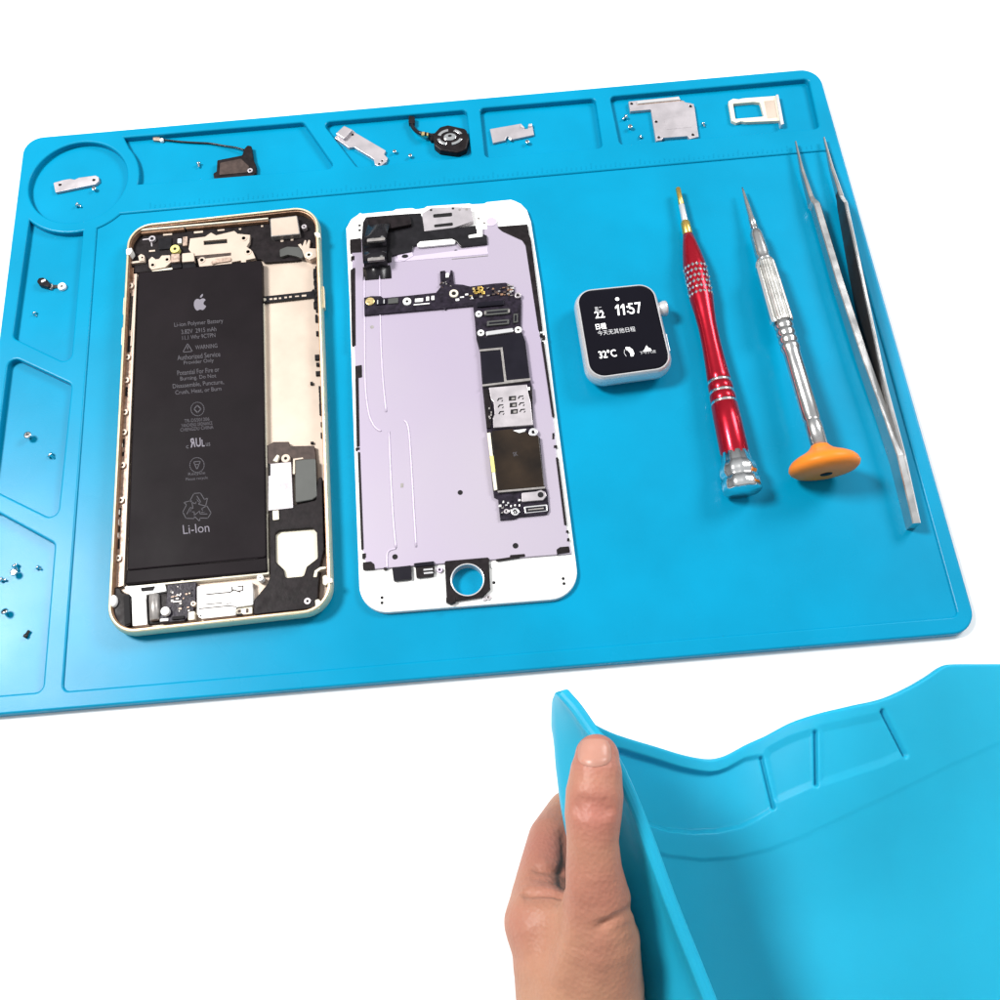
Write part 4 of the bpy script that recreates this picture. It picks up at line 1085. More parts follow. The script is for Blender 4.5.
steel_part('shield_plate', 'small oblong steel shield plate with notched edges in the third top tray', 'shield plate', [(490, 129), (521, 123.6), (523.8, 126.4), (524.4, 129), (528, 128.6), (528.4, 124), (532, 123.6), (534, 134.8), (511.6, 139.6), (509.8, 137), (506.8, 136.6), (504.8, 140.4), (493, 143)], 1.1, r=.12, extra=ex)
def ex(mb, z1):
    P(mb, [(637, 100.8), (679, 96.6), (680, 99.4), (637.4, 103.6)], z1, z1 + .5, 'alu', r=.2, bev=.1)
    stroke(mb, [(637, 104.8), (680, 100.6), (684, 101.4)], 1.0, z1 + .02, 'champ_dk')
    P(mb, [(664, 118), (690, 115.4), (691.6, 127), (665.6, 129.6)], z1, z1 + .08, 'silver', r=.4, bev=.04)
steel_part('shield_plate', 'large lilac-tinted steel shield plate with a side arm in the last top tray', 'shield plate', [(628.5, 101.4), (679, 96.4), (680.4, 100), (686, 102.4), (690, 103), (693.6, 104), (694.6, 108), (698.6, 136.6), (690, 139), (687.6, 136), (663, 137.8), (661, 140.2), (656, 141), (651, 109.4), (630.2, 111.2)], 1.5, [(631.6, 103.6), (690.6, 106.2), (693, 134.6), (658.8, 137.2), (656.2, 121.6)], r=.25, extra=ex)
# sim tray
mb = MB(); z1 = ZF + 1.5
st = thing('sim_tray', 'gold and silver SIM card tray frame with one open window in the last top tray', 'SIM tray', (*U(755, 110, ZF)[:2], ZF))
P(mb, [(728.4, 101.4), (733, 98.6), (739, 99.2), (743, 98.2), (776, 95.8), (780.4, 120.6), (745.8, 122), (741, 121.2), (736.4, 122.8), (731.6, 120.6)], ZF + .05, z1, 'cream', r=.4, holes=[rounded(L([(733, 103.6), (754, 101.8), (760, 102.6), (764, 116.4), (735.4, 118.8)], z1), .4, 4)], bottom=True)
P(mb, [(764, 101), (774.4, 100), (777.6, 117.4), (767.4, 118.4)], z1, z1 + .06, 'champ', r=.2, bev=.03)
mb.build('tray_frame', st)
mb = MB(); P(mb, [(775.8, 94.6), (778.4, 94.2), (784, 123.6), (781, 125)], ZF + .02, z1 + 1.0, 'alu', r=.3, bottom=True); mb.build('end_bar', st)
# antenna module with wire
am = thing('antenna_module', 'black plastic antenna module with a thin coiled lead in the first top tray', 'phone part', (*U(235, 163, ZF)[:2], ZF))
mb = MB(); z1 = ZF + 2.4
P(mb, [(217, 160), (225, 158.4), (242, 155), (244, 148.6), (247.4, 145), (251.4, 145.8), (253.4, 159.4), (256, 165), (256, 172.6), (253, 175.6), (214, 178.8), (213, 173.4), (216.4, 171)], ZF + .05, z1, 'black', r=.5, bev=.4, bottom=True)
P(mb, [(220, 162.6), (241, 158.4), (249, 166), (248, 172), (219, 174.8)], z1, z1 + .35, 'brown', r=.6, bev=.2)
mb.build('body', am)
mb = MB(); ringpx(mb, 250, 170.2, z1, z1 + .6, 2.7, 'silver', 1.2); mb.build('eyelet', am)
mb = MB()
tube(mb, [U(x, y, z) for x, y, z in smooth_path([(244, 150, ZF + 1.6), (236, 147.6, ZF + 1.4), (224, 145.8, ZF + .8), (210, 143.4, ZF + .6), (195, 142.6, ZF + .6), (180, 141.6, ZF + .6), (164, 139.8, ZF + .7)], 6)], .36, 'blackgl', 8)
wr = mb.build('lead', am)
mb = MB(); ringpx(mb, 161.4, 139.4, ZF + .2, ZF + 1.4, 1.9, 'white'); P(mb, rq(156.4, 138.6, 7, 3.2, .1), ZF + .2, ZF + 1.2, 'champ_dk', r=.3); mb.build('plug', am, wr)
# speaker disc with ribbon
vm = thing('camera_module', 'round silver disc in a black rubber housing with curly ribbon lead', 'phone part', (*U(452, 139, ZF)[:2], ZF))
mb = MB(); z1 = ZF + 3.0
P(mb, [(433, 134), (440, 126.6), (448, 124.6), (466, 128.6), (469.2, 138), (466.4, 149), (458, 152.4), (440, 150), (434, 145)], ZF + .05, z1, 'black', r=1.8, bev=.6, bottom=True)
P(mb, [(427, 133.4), (435, 133), (436, 140), (431, 140)], ZF + .05, z1 - 1, 'black', r=.5)
mb.build('housing', vm)
mb = MB(); c = U(450, 137.4, z1)[:2]; k = pxmm(450, 137, z1)
for a0, a1 in ((15, 70), (95, 160), (185, 250), (275, 340)):
    pts = [(c[0] + 13 * k * math.cos(math.radians(a)), c[1] + 10.2 * k * math.sin(math.radians(a))) for a in range(a0, a1 + 1, 8)]
    pts += [(c[0] + 10 * k * math.cos(math.radians(a)), c[1] + 7.2 * k * math.sin(math.radians(a))) for a in range(a1, a0 - 1, -8)]
    plate(mb, pts, z1, z1 + .35, 'chrome', bev=.1)
plate(mb, circle(c, 6.4 * k, 24, 4.6 * k), z1, z1 + .5, 'chrome', bev=.2)
plate(mb, circle((c[0], c[1] + .4), 2.0 * k, 16, 1.4 * k), z1 + .5, z1 + .55, 'hole', bev=0)
mb.build('disc', vm)
mb = MB()
tube(mb, [U(x, y, z) for x, y, z in smooth_path([(433, 136, ZF + 1.4), (427, 134.4, ZF + 2.2), (421, 133.4, ZF + 2.6), (416, 131, ZF + 2.0), (412.4, 126, ZF + 1.6), (411, 119, ZF + 1.4)], 6)], [.8] * 31, 'blackgl', 8)
P(mb, rq(411.6, 119.6, 6, 7, .2), ZF + .2, ZF + 2.4, 'black', r=.5)
bits(mb, [(423, 133.4, 3, 3.4), (427.4, 134, 1.6, 3)], ZF + 2.5, ZF + 3.5, 'goldpad')
mb.build('ribbon', vm)
# plug with washer in the first left tray
mb = MB()
cp = thing('cable_plug', 'tiny black oval cable plug joined to a steel washer in a left tray', 'phone part', (*U(48, 282, ZF)[:2], ZF))
P(mb, [(36.4, 281), (38.6, 277.6), (43, 277), (47, 279.4), (50.4, 283.6), (49, 287.4), (44, 286), (39, 284.8)], ZF + .05, ZF + 2.2, 'blackgl', r=.6, bev=.5, bottom=True)
P(mb, rq(43.2, 280.6, 4.4, 2.2, -.4), ZF + 2.2, ZF + 2.5, 'white', r=.3)  # white patch is a painted highlight on the glossy plug
P(mb, [(48, 286), (52, 283.4), (53, 286), (50, 289.4)], ZF + .1, ZF + 1.2, 'greymid', r=.2)
mb.build('plug', cp)
mb = MB(); P(mb, [(52, 284.6), (58, 284.8), (58, 287.6), (52, 288)], ZF + .05, ZF + .5, 'darksteel', r=.2); ringpx(mb, 61.6, 286, ZF + .05, ZF + 1.2, 4.0, 'white', 1.3); mb.build('washer', cp)

# screws: one mesh, many individuals
mb = MB()
lathe(mb, (0, 0, 0), (0.001, 0, 2.6), [(0, .75), (.02, 1.15), (.2, 1.25), (.3, 1.0), (.31, .55), (.95, .5), (1, .3)], 'chrome', 16)
mb.add([(-.7, -.15, -.01), (.7, -.15, -.01), (.7, .15, -.01), (-.7, .15, -.01)], [(3, 2, 1, 0)], 'hole')
mb.add([(-.15, -.7, -.012), (.15, -.7, -.012), (.15, .7, -.012), (-.15, .7, -.012)], [(3, 2, 1, 0)], 'hole')
proto = mb.build('screw', loc=(0, 0, 0))
SCREWS = [  # px, py, tilt, heading, scale, label
    (93.7, 188, 180, 20, .85, 'tiny silver screw touching the lower edge of the strip bracket in the round tray'),
    (76.5, 204.4, 100, 60, 1.0, 'tiny steel screw on its side in the lower middle of the round tray'),
    (198.6, 163, 92, 5, .95, 'tiny screw lying flat left of the black antenna module'),
    (394.4, 150.8, 178, 0, .75, 'tiny screw nearest the tip of the bent bracket in the second top tray'),
    (410.2, 155, 180, 0, .75, 'tiny pale screw below the ribbon lead of the round silver disc'),
    (527.2, 141.2, 170, 40, .85, 'tiny screw just below the oblong shield plate in the third top tray'),
    (626.4, 116.4, 92, -55, 1.0, 'tiny screw on its side, topmost of three by the arm of the large plate'),
    (630.2, 126, 180, 0, .9, 'tiny bright upright screw, middle of three by the arm of the large plate'),
    (639.4, 136.4, 120, 80, .85, 'tiny dull screw beside the bottom left corner of the large shield plate'),
    (703, 123.2, 95, 10, .8, 'tiny screw between the large shield plate and the SIM tray'),
    (34, 312.4, 110, 30, .85, 'tiny screw below the black cable plug in the first left tray'),
    (27.2, 434.6, 175, 15, 1.35, 'larger round-headed screw standing in the second left tray'),
    (49.2, 454.2, 115, 50, 1.1, 'tilted silver screw lower right of the larger one in the second left tray'),
    (14.8, 564.6, 100, 25, 1.1, 'dark tilted screw, upper of a touching pair in the bottom left tray'),
    (13.4, 572, 180, 0, 1.2, 'bright screw, lower of a touching pair in the bottom left tray'),
    (37, 567, 100, 60, .8, 'small dull screw right of the touching pair in the bottom left tray'),
    (4, 610.6, 150, 20, 1.2, 'shiny screw near the left photo edge, just above the dark pin'),
    (0.6, 579.4, 95, 80, .9, 'dark screw cut by the left photo edge in the bottom left tray'),
]
for i, (px, py, tilt, head, sc, lab) in enumerate(SCREWS):
    o = proto if i == 0 else proto.copy()
    if i: COL.objects.link(o)
    lift = 1.15 * sc if 85 < tilt < 130 else 2.6 * sc if tilt > 140 else 1
    if tilt > 140: zc_ = ZF + 2.62 * sc * .8
    else: zc_ = ZF + 1.2 * sc * .8
    # head up: the mesh's own z runs head (0) to tip, so 180 puts the tip down
    p = U(px, py, zc_)
    o.location = Vector(p) * S
    o.rotation_euler = (math.radians(tilt), 0, math.radians(head))
    sc *= .8; o.scale = (sc, sc, sc)
    tag(o, lab, 'screw', 'tiny screws scattered in the trays')
mb = MB()
a = U(24.6, 637.6, ZF + .7); b = U(29.4, 630.4, ZF + .7)
lathe(mb, a, b, [(0, .5), (.05, .75), (.35, .8), (.4, .55), (.95, .5), (1, .3)], 'darksteel', 14)
tag(mb.build('pin', loc=(*U(27, 634, ZF)[:2], ZF)), 'short black pin lying slanted in the bottom left tray', 'pin')

# ================================================================== HELD MAT (corner folded over by the hand)
def interp(t, pts):
    """piecewise smooth interpolation of rows (t, a, b, ...)"""
    pts = sorted(pts); ts = [p[0] for p in pts]
    arr = np.array([p[1:] for p in pts], float)
    return np.array([np.interp(t, ts, arr[:, k]) for k in range(arr.shape[1])])
def smooth_curve(pts, t):
    """Catmull-Rom style interpolation through (t, values...)"""
    pts = sorted(pts); ts = np.array([p[0] for p in pts]); v = np.array([p[1:] for p in pts], float)
    m = np.zeros_like(v)
    for i in range(len(ts)):
        a = max(i - 1, 0); b = min(i + 1, len(ts) - 1)
        m[i] = (v[b] - v[a]) / (ts[b] - ts[a])
    t = min(max(t, ts[0]), ts[-1]); i = min(int(np.searchsorted(ts, t, 'right')) - 1, len(ts) - 2); i = max(i, 0)
    h = ts[i + 1] - ts[i]; s = (t - ts[i]) / h
    return (2 * s ** 3 - 3 * s ** 2 + 1) * v[i] + (s ** 3 - 2 * s ** 2 + s) * h * m[i] + (-2 * s ** 3 + 3 * s ** 2) * v[i + 1] + (s ** 3 - s ** 2) * h * m[i + 1]

TOP = [(560, 704), (575, 716), (592, 727), (608, 735), (625, 741), (652, 749), (680, 757.5), (700, 761.5), (712, 762), (725, 758.5), (745, 748), (765, 739), (790, 726), (815, 717.5), (850, 709), (880, 702), (905, 691), (925, 679.5), (940, 669.5), (948, 667.4), (980, 667), (1030, 667)]
def topy(x): return float(smooth_curve(TOP, x)[0])
EDGE = [(1.0, 564, 694, 54), (.96, 577, 709, 53), (.92, 591, 729, 52), (.86, 607, 749, 51), (.80, 620, 772, 50), (.64, 643, 826, 48), (.42, 671, 902, 45), (.2, 697, 967, 42), (0.0, 720, 1025, 40)]
FOLD = [(1.0, 560.4, 694, 47), (.96, 559.8, 708, 44), (.92, 559.8, 724, 42), (.86, 560, 746, 40), (.80, 560.8, 768, 38), (.64, 566, 812, 35), (.5, 575, 850, 33), (.42, 590, 880, 31), (.3, 618, 925, 30), (.2, 640, 962, 29), (.1, 648, 992, 28), (0.0, 654, 1025, 28)]
ZB0 = ZT + 1.7
def zbody(x, y, t):
    """height of the held mat's body over the table"""
    b = ZB0 + 31 * math.exp(-((max(x, 560) - 560) / 112.0) ** 2)           # lifted next to the fold
    q = min(1, max(0, (930 - y) / 240)); q = q * q * (3 - 2 * q)
    b += 15 * math.exp(-((x - 845) / 105.0) ** 2) * (.4 + .6 * q)   # wave along the top edge
    return b
NT = 260
cols = []
xs = [i / 420 for i in range(421)]
rows = []; pxr = []
for j in range(NT + 1):
    t = j / NT
    E_ = smooth_curve(EDGE, t); Fd = smooth_curve(FOLD, t)
    row = []; pr = []
    # flap: from the free edge to the fold, bulging towards the viewer
    nf = 26
    for i in range(nf + 1):
        s = i / nf
        x = E_[0] + (Fd[0] - E_[0]) * s; y = E_[1] + (Fd[1] - E_[1]) * s
        z = E_[2] + (Fd[2] - E_[2]) * (s ** 1.7) + 8.5 * math.exp(-s / .10) * min(1, .15 + t * 0 + (1 - t) * 6)
        row.append(U(x, y, z)); pr.append((x, y, 0))
    # turn: from the fold round behind to the body
    bx0 = E_[0] - 16 - 8 * (1 - t) if t < .93 else E_[0] + (t - .93) / .07 * 10 - 16 * (1 - (t - .93) / .07)
    ty = topy(bx0)
    by0 = 1025 + (ty - 1025) * t
    zb0 = zbody(bx0, by0, t)
    nb_ = 12
    A_ = np.array(U(Fd[0], Fd[1], Fd[2])); B_ = np.array(U(bx0, by0, zb0))
    for i in range(1, nb_):
        s = i / nb_
        q = A_ + (B_ - A_) * s
        q[2] = A_[2] + (B_[2] - A_[2]) * (1 - (1 - s) ** 2.2)
        q[0] -= 3.0 * math.sin(math.pi * s) ** 1 * (1 - s)
        row.append(q); pr.append((-1, -1, 0))
    for u in xs:
        x = bx0 + (1030 - bx0) * (u ** 1.0)
        y = 1025 + (topy(x) - 1025) * t
        row.append(U(x, y, zbody(x, y, t))); pr.append((x, y, 1))
    rows.append(row); pxr.append(pr)
G = np.array(rows); nr, nc = G.shape[:2]
# smooth the fold area a little so the sheet bends softly
for it in range(3):
    Gs = G.copy()
    Gs[1:-1, 20:50] = (G[:-2, 20:50] + G[2:, 20:50] + G[1:-1, 19:49] + G[1:-1, 21:51] + 2 * G[1:-1, 20:50]) / 6
    w = np.zeros(nc); w[25:36] = 1
    G = G * (1 - w[None, :, None]) + Gs * w[None, :, None]
du = np.zeros_like(G); dv = np.zeros_like(G)
du[:, 1:-1] = G[:, 2:] - G[:, :-2]; du[:, 0] = G[:, 1] - G[:, 0]; du[:, -1] = G[:, -1] - G[:, -2]
dv[1:-1] = G[2:] - G[:-2]; dv[0] = G[1] - G[0]; dv[-1] = G[-1] - G[-2]
NN = np.cross(du, dv); NN /= np.linalg.norm(NN, axis=2, keepdims=True) + 1e-9
if NN[:, -20:, 2].mean() < 0: NN = -NN       # on the body the front normal looks up
# tray recesses on the body's face
def seg_d(px, py, poly):
    d = np.full(px.shape, 1e9); inside = np.zeros(px.shape, bool); m = len(poly)
    for i in range(m):
        x0, y0 = poly[i]; x1, y1 = poly[(i + 1) % m]
        ex_, ey = x1 - x0, y1 - y0
        tt = np.clip(((px - x0) * ex_ + (py - y0) * ey) / (ex_ * ex_ + ey * ey + 1e-9), 0, 1)
        d = np.minimum(d, np.hypot(px - x0 - tt * ex_, py - y0 - tt * ey))
        c = ((y0 > py) != (y1 > py)) & (px < (x1 - x0) * (py - y0) / (y1 - y0 + 1e-12) + x0)
        inside ^= c
    return np.where(inside, d, -d)
pxa = np.array(pxr); PXX, PYY, ISB = pxa[..., 0], pxa[..., 1], pxa[..., 2]
def offs(x0, x1, dy, n=14): return [(x0 + (x1 - x0) * i / n, topy(x0 + (x1 - x0) * i / n) + dy) for i in range(n + 1)]
trA = [(600, 748)] + offs(618, 745, 11.5) + [(758, 757), (761, 760), (767, 785), (771.5, 806), (769, 810.5), (757, 818), (740, 826), (715, 831), (690, 832), (665, 829.5), (648, 824), (615, 810), (590, 780)]
trB = [(766, 757)] + offs(769, 811, 14, 6) + [(813.5, 735), (814, 783), (800, 789), (778, 799), (774.5, 799)]
trC = offs(820, 878, 13, 8) + [(881, 716), (901, 752), (880, 762), (850, 772), (822, 782), (819, 782)]
Wk2 = [(600, 838), (640, 848), (665, 856), (700, 860), (735, 857.5), (770, 849), (800, 837), (850, 812), (900, 788), (950, 764), (1000, 742), (1040, 722), (1040, 1100), (560, 1100)]
rec = np.zeros(PXX.shape)
fade = np.clip((790 - PXX) / 90, .28, 1)
fade2 = np.clip((830 - PXX) / 120, .25, 1)
for poly, dep, w in ((trA, 2.1 * fade, 4.2), (trB, .55, 7.0), (trC, .5, 8.0), (Wk2, .55 * fade2, 4.0)):
    sd_ = seg_d(PXX, PYY, poly)
    rec = np.maximum(rec, dep * np.clip((sd_ + w / 2) / w, 0, 1))
for (x0, y0), (x1, y1) in (((761, 759), (772.5, 807)), ((815, 733), (815.5, 784)), ((880, 712), (902, 755))):
    ex_, ey = x1 - x0, y1 - y0
    tt = np.clip(((PXX - x0) * ex_ + (PYY - y0) * ey) / (ex_ * ex_ + ey * ey), 0, 1)
    dd = np.hypot(PXX - x0 - tt * ex_, PYY - y0 - tt * ey)
    rec = np.maximum(rec, 2.0 * np.exp(-(dd / 2.0) ** 2))
rec *= ISB
TH = 1.55
front = G + NN * (TH - rec)[..., None]
back = G - NN * TH
mb = MB()
vs = [tuple(p) for p in front.reshape(-1, 3)] + [tuple(p) for p in back.reshape(-1, 3)]
Nn = nr * nc; fs = []
for j in range(nr - 1):
    for i in range(nc - 1):
        a = j * nc + i
        fs.append((a, a + 1, a + nc + 1, a + nc)); fs.append((Nn + a, Nn + a + nc, Nn + a + nc + 1, Nn + a + 1))
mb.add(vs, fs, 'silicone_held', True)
# rims: separate vertices keep the edge crisp
fr_, bk_ = front.reshape(-1, 3), back.reshape(-1, 3)
def rim(idx, out):
    prev = None; m = len(idx)
    for k in range(7):
        q = math.pi * k / 6
        ring = []
        for i in idx:
            c = (fr_[i] + bk_[i]) / 2; h = (fr_[i] - bk_[i]) / 2
            o_ = ro.get(i, out[i])
            ring.append(tuple(c + h * math.cos(q) + o_ * .9 * math.sin(q)))
        if prev: mb.add(prev + ring, [(i, i + 1, m + i + 1, m + i) for i in range(m - 1)], 'silicone_held', True)
        prev = ring
un = du / (np.linalg.norm(du, axis=2, keepdims=True) + 1e-9); vn = dv / (np.linalg.norm(dv, axis=2, keepdims=True) + 1e-9)
ou, ov = un.reshape(-1, 3), vn.reshape(-1, 3)
ro = {}
for j_, sj in ((0, -1), (nr - 1, 1)):
    for i_, si in ((0, -1), (nc - 1, 1)):
        c_ = sj * ov[j_ * nc + i_] + si * ou[j_ * nc + i_]; ro[j_ * nc + i_] = c_ / (np.linalg.norm(c_) + 1e-9)
rim([i for i in range(nc)], -ov); rim([(nr - 1) * nc + i for i in range(nc)], ov)
rim([j * nc for j in range(nr)], -ou); rim([j * nc + nc - 1 for j in range(nr)], ou)
o = mb.build('silicone_mat', loc=(*U(800, 880, ZT)[:2], ZT))
tag(o, 'second blue silicone mat, its corner folded over and pinched by a hand', 'work mat')

# ================================================================== HAND
def hp(px, py, z, rpx):
    return (np.array(U(px, py, z)), rpx * pxmm(px, py, z))
CH = []   # (chain of (point, radius), blend)
thumb = [hp(597, 757, 62, 22.3), hp(596, 773, 62.5, 26), hp(594.5, 795, 62, 29), hp(593, 815, 61.5, 28.5), hp(592.5, 840, 60, 26), hp(594, 868, 57, 28), hp(597, 900, 52, 34), hp(596, 940, 45, 44), hp(592, 985, 38, 52), hp(586, 1040, 32, 56), hp(584, 1120, 28, 54)]
palm = [hp(545, 925, 36, 34), hp(556, 965, 34, 43), hp(566, 1010, 31, 50), hp(574, 1080, 27, 54)]
palm2 = [hp(575, 950, 24, 36), hp(590, 1010, 24, 44), hp(592, 1090, 22, 50)]
web = [hp(566, 915, 40, 22), hp(590, 925, 44, 24)]
index = [hp(538, 922, 34, 33), hp(540, 900, 31, 29.5), hp(545, 872, 27, 26.5), hp(553, 840, 22, 25), hp(570, 815, 14, 24), hp(592, 802, 8, 22), hp(618, 800, 5, 19)]
middle = [hp(556, 950, 24, 30), hp(562, 905, 18, 25), hp(584, 868, 10, 23.5), hp(608, 848, 6.5, 22), hp(634, 846, 4.5, 18.5)]
ring_ = [hp(570, 980, 20, 28), hp(580, 935, 14, 24), hp(602, 902, 8, 22), hp(624, 886, 5.5, 20.5), hp(648, 882, 4.2, 17.5)]
little = [hp(588, 1005, 17, 25), hp(600, 965, 11, 21), hp(620, 934, 6.5, 18.5), hp(640, 922, 4.5, 16.5), hp(656, 918, 3.2, 14)]
def sd_chain(Q, ch):
    d = np.full(len(Q), 1e9)
    for (a, ra), (b, rb) in zip(ch[:-1], ch[1:]):
        ab = b - a; t = np.clip(((Q - a) @ ab) / (ab @ ab), 0, 1)
        d = np.minimum(d, np.linalg.norm(Q - a - t[:, None] * ab, axis=1) - (ra + (rb - ra) * t))
    return d
def smin(a, b, k):
    h = np.clip(.5 + .5 * (b - a) / k, 0, 1)
    return b + (a - b) * h - k * h * (1 - h)
def sd_seg(Q, pts):
    d = np.full(len(Q), 1e9)
    for a, b in zip(pts[:-1], pts[1:]):
        ab = b - a; t = np.clip(((Q - a) @ ab) / (ab @ ab), 0, 1)
        d = np.minimum(d, np.linalg.norm(Q - a - t[:, None] * ab, axis=1))
    return d
def hand_sdf(Q, fine=True):
    d = sd_chain(Q, palm)
    d = smin(d, sd_chain(Q, palm2), 8)
    d = smin(d, sd_chain(Q, index), 3.5)
    for c_ in (middle, ring_, little): d = smin(d, sd_chain(Q, c_), 2.2)
    th = sd_chain(Q, thumb)
    d = smin(d, sd_chain(Q, web), 5)
    d = smin(d, th, 4.5)
    return d
CREASES = []   # (px points, width mm, depth mm) carved where the viewer sees them
CREASES += [([(575, 806), (586, 804), (600, 806), (611, 809)], .95, .6), ([(577, 812), (590, 811), (606, 813)], .9, .55), ([(579, 800), (592, 798.6), (606, 801)], .9, .42), ([(581, 818), (592, 818), (603, 819)], 1.0, .25),
            ([(537, 869), (550, 870.5), (564, 871)], 1.1, 1.1), ([(527, 893), (542, 892.4), (562, 893)], 1.1, 1.3), ([(526, 899.5), (545, 900), (558, 902)], 1.2, .4), ([(534, 878), (548, 880), (562, 881)], 1.2, .35),
            ([(561, 898), (565, 880), (566, 860), (565, 835)], 1.8, .9),
            ([(604, 925), (616, 918), (628, 911), (638, 904)], 1.1, .85), ([(596, 930), (604, 925)], 1.2, .35), ([(612, 932), (628, 926), (642, 918)], 1.2, .25),
            ([(573, 902), (568, 918), (560, 935)], 4.5, .8)]
RIDGES = [([(574, 896), (570, 925), (562, 965), (556, 1000)], 4.5, 1.5), ([(600, 950), (592, 985), (580, 1020)], 3.0, .5), ([(528, 935), (536, 965), (545, 1000)], 3.2, .5)]
# marching grid (surface nets)
def surface_nets(fn, lo, hi, h):
    n_ = [int(math.ceil((hi[i] - lo[i]) / h)) + 1 for i in range(3)]
    gx, gy, gz = [lo[i] + h * np.arange(n_[i]) for i in range(3)]
    X = np.stack(np.meshgrid(gx, gy, gz, indexing='ij'), -1).reshape(-1, 3)
    V = np.concatenate([fn(X[i:i + 200000]) for i in range(0, len(X), 200000)]).reshape(n_)
    inside = V < 0
    cnt = np.zeros([k - 1 for k in n_], int)
    corners = [(a, b, c) for a in (0, 1) for b in (0, 1) for c in (0, 1)]
    sl = lambda a, b, c: (slice(a, n_[0] - 1 + a), slice(b, n_[1] - 1 + b), slice(c, n_[2] - 1 + c))
    for c in corners: cnt += inside[sl(*c)]
    act = (cnt > 0) & (cnt < 8)
    idx = -np.ones(act.shape, int); idx[act] = np.arange(act.sum())
    I = np.argwhere(act); acc = np.zeros((len(I), 3)); num = np.zeros(len(I))
    edges = [(p, q) for p in corners for q in corners if sum(abs(np.array(p) - np.array(q))) == 1 and p < q]
    for p, q in edges:
        va = V[I[:, 0] + p[0], I[:, 1] + p[1], I[:, 2] + p[2]]; vb = V[I[:, 0] + q[0], I[:, 1] + q[1], I[:, 2] + q[2]]
        cr = (va < 0) != (vb < 0)
        t = np.where(cr, va / (va - vb + 1e-12 * (va == vb)), 0)
        pt = np.array(p) + t[:, None] * (np.array(q) - np.array(p))
        acc += np.where(cr[:, None], pt, 0); num += cr
    verts = np.array(lo) + h * (I + acc / num[:, None])
    faces = []
    for ax_ in range(3):
        u, v = [(1, 2), (2, 0), (0, 1)][ax_]
        s0 = [slice(None)] * 3; s1 = [slice(None)] * 3; s0[ax_] = slice(0, -1); s1[ax_] = slice(1, None)
        ch = inside[tuple(s0)] != inside[tuple(s1)]
        E_ = np.argwhere(ch)
        for e_ in E_:
            if e_[u] == 0 or e_[v] == 0 or e_[u] >= n_[u] - 1 or e_[v] >= n_[v] - 1: continue
            c = [e_.copy() for _ in range(4)]
            c[1][u] -= 1; c[2][u] -= 1; c[2][v] -= 1; c[3][v] -= 1
            q = [idx[tuple(k)] for k in c]
            if min(q) < 0: continue
            faces.append(tuple(q) if not inside[tuple(e_)] else tuple(q[::-1]))
    return verts, faces
allp = np.array([p for c_ in (thumb, palm, palm2, index, middle, ring_, little) for p, r in c_])
lo = allp.min(0) - 26; hi = allp.max(0) + 26
hv, hf = surface_nets(hand_sdf, lo, hi, 0.95)
def grad(Q, e=.4):
    g_ = np.stack([hand_sdf(Q + np.eye(3)[i] * e) - hand_sdf(Q - np.eye(3)[i] * e) for i in range(3)], 1)
    return g_ / (np.linalg.norm(g_, axis=1, keepdims=True) + 1e-9)
for it in range(2):
    g_ = grad(hv); hv = hv - g_ * hand_sdf(hv)[:, None] * .9
def ray_hit(px, py):
    d = np.array(U(px, py, 0)) - CP; d /= np.linalg.norm(d); t = 180.0
    for _ in range(80):
        s = float(hand_sdf((CP + d * t)[None])[0])
        if s < .02: return CP + d * t
        t += max(s, .05)
        if t > 520: return None
    return CP + d * t
g_ = grad(hv); disp = np.zeros(len(hv))
for lst, sg in ((CREASES, -1), (RIDGES, 1)):
    for pts, w, dep in lst:
        pp = []
        for a, b in zip(pts[:-1], pts[1:]):
            for k in range(4): pp.append((a[0] + (b[0] - a[0]) * k / 4, a[1] + (b[1] - a[1]) * k / 4))
        pp.append(pts[-1])
        w3 = [q for q in (ray_hit(*p) for p in pp) if q is not None]
        if len(w3) < 2: continue
        ds = sd_seg(hv, w3)
        disp += sg * dep * np.exp(-(ds / w) ** 2)
hv = hv + g_ * disp[:, None]
mb = MB()
mb.add([tuple(p) for p in hv], hf, 'skin', True)
hz = float(hv[:, 2].min())
hl_ = (*U(585, 900, 0)[:2], hz)
hand = mb.build('hand', loc=hl_)
hand['_org'] = list(hl_)
tag(hand, "bare left hand pinching the folded mat corner between thumb and fingers", 'hand')
fl = np.zeros(len(hv))
for (fx, fy), rad_, am_ in (((594, 750), 9, .75), ((594, 812), 9, .75), ((550, 850), 12, .6), ((545, 882), 9, .5), ((600, 890), 12, .45), ((520, 925), 10, .45), ((612, 800), 8, .35)):
    q_ = ray_hit(fx, fy)
    if q_ is not None: fl = np.maximum(fl, am_ * np.exp(-(np.linalg.norm(hv - q_, axis=1) / rad_) ** 2))
fa = hand.data.attributes.new('flush', 'FLOAT', 'POINT'); fa.data.foreach_set('value', fl.astype(np.float32))
sub = hand.modifiers.new('smooth', 'SUBSURF'); sub.levels = 1; sub.render_levels = 1
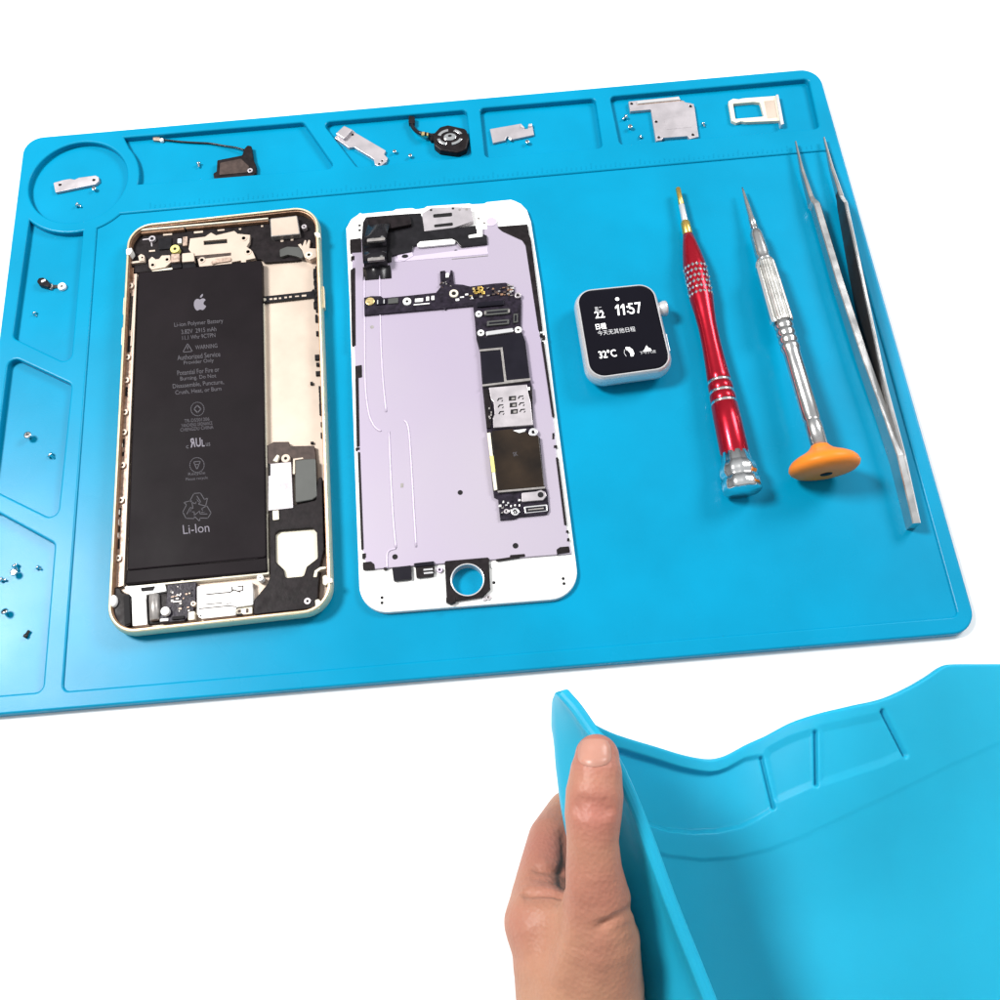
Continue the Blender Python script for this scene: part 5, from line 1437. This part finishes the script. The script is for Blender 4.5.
# thumb nail
mb = MB(); nu, nv_ = 14, 14; vs = []
for j in range(nv_ + 1):
    for i in range(nu + 1):
        u = i / nu * 2 - 1; v = j / nv_
        half = 14.6 + 2.0 * math.sin(math.pi * min(1, v * .9))
        if v > .75: half *= math.sqrt(max(.05, 1 - ((v - .75) / .25) ** 2 * .45))
        if v < .2: half *= .9 + .5 * v
        x = 594.5 + u * half
        y = 741.5 + v * 23 - (1.5 * (1 - u * u) if v < .1 else 0) + (2.2 * (1 - u * u) * v)
        q = ray_hit(x, y)
        if q is None: q = np.array(U(x, y, 62))
        nn = grad(q[None])[0]
        e_ = min(1, 4 * (1 - abs(u))) * min(1, 5 * (1 - v))
        vs.append(tuple(q + nn * (.10 + .32 * e_)))
fsn = [(j * (nu + 1) + i, (j + 1) * (nu + 1) + i, (j + 1) * (nu + 1) + i + 1, j * (nu + 1) + i + 1) for j in range(nv_) for i in range(nu)]
mb.add(vs, fsn, 'nail', True)
mb.build('thumb_nail', hand)

for o in bpy.data.objects:
    if '_org' in o.keys(): del o['_org']

# ================================================================== LIGHT
w = bpy.data.worlds.new('World'); SC.world = w; w.use_nodes = True
bg = w.node_tree.nodes['Background']
wn = w.node_tree.nodes; wl = w.node_tree.links
wt = wn.new('ShaderNodeTexCoord'); wsx = wn.new('ShaderNodeSeparateXYZ'); wr_ = wn.new('ShaderNodeValToRGB')
wl.new(wt.outputs['Generated'], wsx.inputs['Vector']); wl.new(wsx.outputs['Z'], wr_.inputs['Fac']); wl.new(wr_.outputs['Color'], bg.inputs['Color'])
wr_.color_ramp.elements[0].position = 0.0; wr_.color_ramp.elements[0].color = (0.10, 0.11, 0.12, 1)
wr_.color_ramp.elements[1].position = 0.75; wr_.color_ramp.elements[1].color = (0.95, 0.98, 1.0, 1)
bg.inputs['Strength'].default_value = 0.64
def area_lamp(name, loc, target, size, power, col=(1, 1, 1)):
    l = bpy.data.lights.new(name, 'AREA'); l.shape = 'DISK'; l.size = size; l.energy = power; l.color = col
    o = bpy.data.objects.new(name, l); COL.objects.link(o)
    o.location = loc
    d = Vector(target) - Vector(loc)
    o.rotation_euler = d.to_track_quat('-Z', 'Y').to_euler()
    return o
area_lamp('key_lamp', (-0.60, 0.20, 0.95), (0, 0, 0), 0.28, 18.0, (1, .985, .96))
area_lamp('side_lamp', (0.80, 0.45, 0.75), (0.05, 0, 0), 0.4, 9.5)

vs_ = SC.view_settings
vs_.view_transform = 'Standard'; vs_.look = 'None'; vs_.exposure = 0; vs_.gamma = 1; vs_.use_curve_mapping = False
SC.cycles.max_bounces = 8
